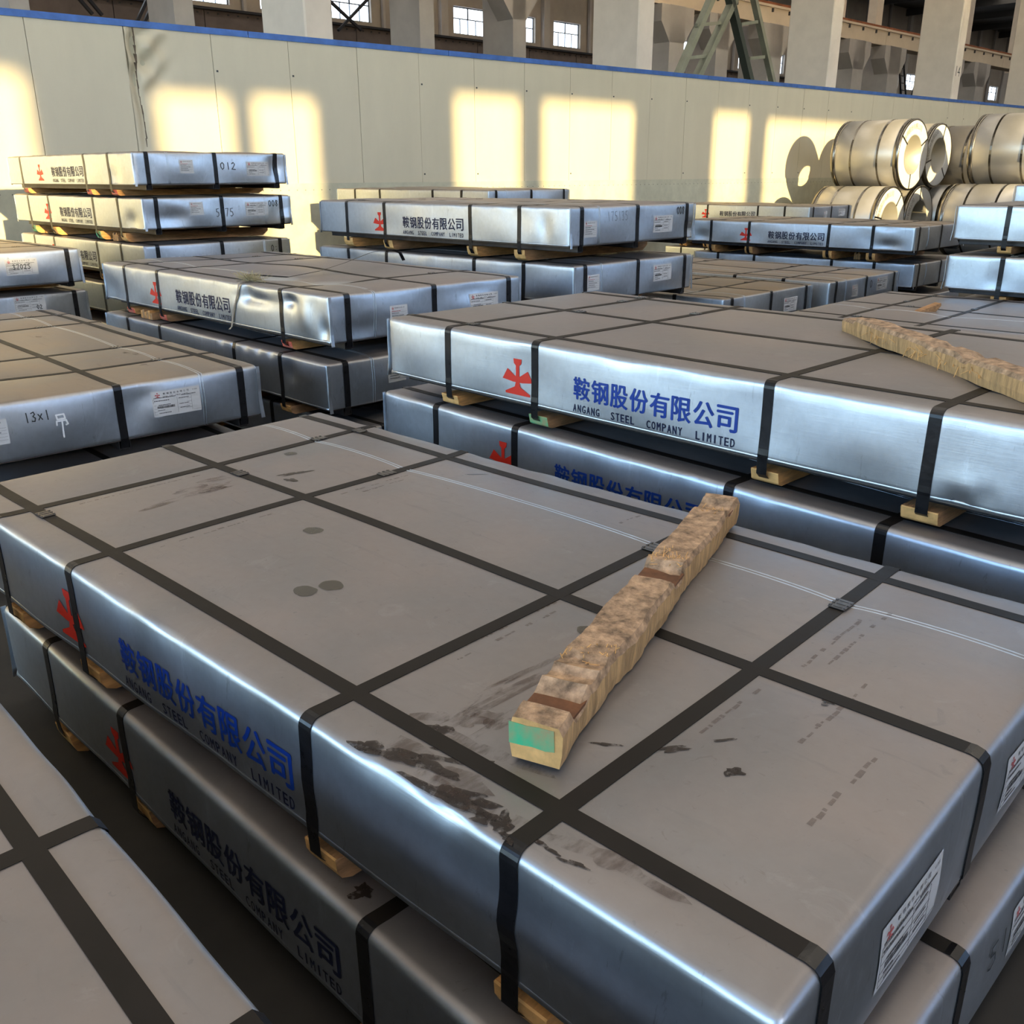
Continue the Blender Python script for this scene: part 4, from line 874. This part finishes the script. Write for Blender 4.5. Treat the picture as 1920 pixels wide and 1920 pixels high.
def blob(P, name, u, v, a_, b_, ang, m, seed, jag=.18, n=26, lab=None):
    r = random.Random(seed); ph = [r.uniform(0, 6.28) for _ in range(5)]; V = [(u, v, P['Tz'](u, v)+.0009)]
    for ring in (.5, 1.):
        for i in range(n):
            t = 2*PI*i/n; k = ring*(1+jag*sum(math.sin((q+2)*t+ph[q])/(1+q*.4) for q in range(5))*.5+r.uniform(-jag, jag)*.25)
            x, y = math.cos(t)*a_*k, math.sin(t)*b_*k; uu = u+x*math.cos(ang)-y*math.sin(ang); vv = v+x*math.sin(ang)+y*math.cos(ang)
            uu = min(uu, -.004); vv = max(.006, vv); V.append((uu, vv, P['Tz'](uu, vv)+.0009))
    F = [(0, 1+i, 1+(i+1) % n) for i in range(n)]+[(1+i, 1+n+i, 1+n+(i+1) % n, 1+(i+1) % n) for i in range(n)]
    o = obj(name, mesh(name, V, F, m, True), P['root'])
    if lab: o['label'] = lab
    return o
for i, (u, v, a_, b_) in enumerate(((-1.508, .491, .026, .022), (-1.231, .273, .026, .023), (-1.212, .326, .027, .023), (-2.137, .852, .022, .018), (-.698, .546, .022, .019), (-.675, .40, .0, .0))):
    if a_: blob(A1, 'water_stain', u, v, a_, b_, 0, M_WET, i+20, .10)
for i, (u, v, a_, b_, an) in enumerate(((-1.95, .745, .045, .010, 1.2), (-1.91, .70, .018, .012, .3), (-1.56, 1.10, .035, .004, .9), (-.36, .33, .03, .008, .8), (-.31, .40, .02, .003, .8), (-.44, .27, .02, .004, .6), (-.71, .02, .03, .013, .2), (-.655, .035, .05, .014, .3), (-.60, .05, .06, .012, .2), (-.585, .085, .045, .009, .6), (-.53, .022, .06, .015, .15), (-.50, .04, .04, .012, .4), (-.455, .022, .02, .012, .4), (-.43, .03, .015, .02, .1), (-.405, .014, .012, .008, 0), (-.355, .035, .02, .004, 0), (-.31, .035, .018, .004, .2), (-.66, .13, .02, .010, .2), (-.62, .10, .03, .008, .5), (-.245, .62, .012, .012, 0), (-.255, .335, .014, .010, .3))):
    blob(A1, 'oil_stain', u, v, a_, b_, an, M_OIL, i+50, .5)
for i, (u, v, a_, b_, an) in enumerate(((-.645, .30, .012, .16, -.10), (-.60, .27, .009, .12, -.08), (-.67, .38, .006, .12, -.1), (-.62, .20, .04, .02, .4), (-.675, .24, .012, .06, 0), (-2.02, .48, .035, .10, .1), (-1.98, .42, .02, .12, .1), (-2.08, .56, .02, .06, .2), (-.60, .05, .09, .03, .2), (-.66, .165, .05, .02, .4), (-.50, .03, .10, .02, .1), (-.57, .135, .09, .015, .1), (-.28, .07, .07, .02, .2))):
    blob(A1, 'dirt_smear', u, v, a_, b_, an, M_SOIL, i+80, .6)
for i, (u, v, a_, b_, an) in enumerate(((-.30, .88, .03, .02, .4), (-.60, .95, .05, .02, .2), (-1.4, .8, .03, .012, .2))): blob(G[0], 'oil_stain', u, v, a_, b_, an, M_SOIL, i+120, .5)
blob(A[1], 'oil_stain', -.79, .05, .02, .015, 0, M_OIL, 140, .6)
C1 = C[0]
for i, (u, v, a_, b_, an) in enumerate(((-.55, .98, .05, .012, .9), (-.60, .95, .04, .008, .9), (-.63, 1.0, .03, .006, .8))): blob(C1, 'dirt_smear', u, v, a_, b_, an, M_SOIL, i+150, .4)

# faint rows of transferred print on the foreground pack's top
M_FAINT = stainmat('transferred_print', (.12, .07, .05), .30, .5); rt = random.Random(31)
for (u, v0, v1) in ((-.80, .30, .56), (-.83, .35, .60), (-.33, .70, .95), (-.30, .72, 1.0), (-.22, .45, .70), (-1.70, .18, .50), (-1.70, .72, .95), (-2.16, .2, .55), (-1.67, .75, .9), (-.35, .35, .6), (-.12, .3, .5), (-1.0, 1.05, 1.13)):
    V = []; F = []; v = v0
    while v < v1:
        l = rt.uniform(.004, .022); w_ = rt.uniform(.002, .005); uo = u+rt.uniform(-.002, .002)
        if rt.random() < .75:
            k = len(V); V += [(a, b, A1['Tz'](a, b)+.0008) for a, b in ((uo-w_, v), (uo+w_, v), (uo+w_*.8, v+l), (uo-w_*.9, v+l))]; F.append((k, k+1, k+2, k+3))
        v += l+rt.uniform(.001, .008)
    obj('transferred_print', mesh('transferred_print', V, F, M_FAINT), A1['root'])
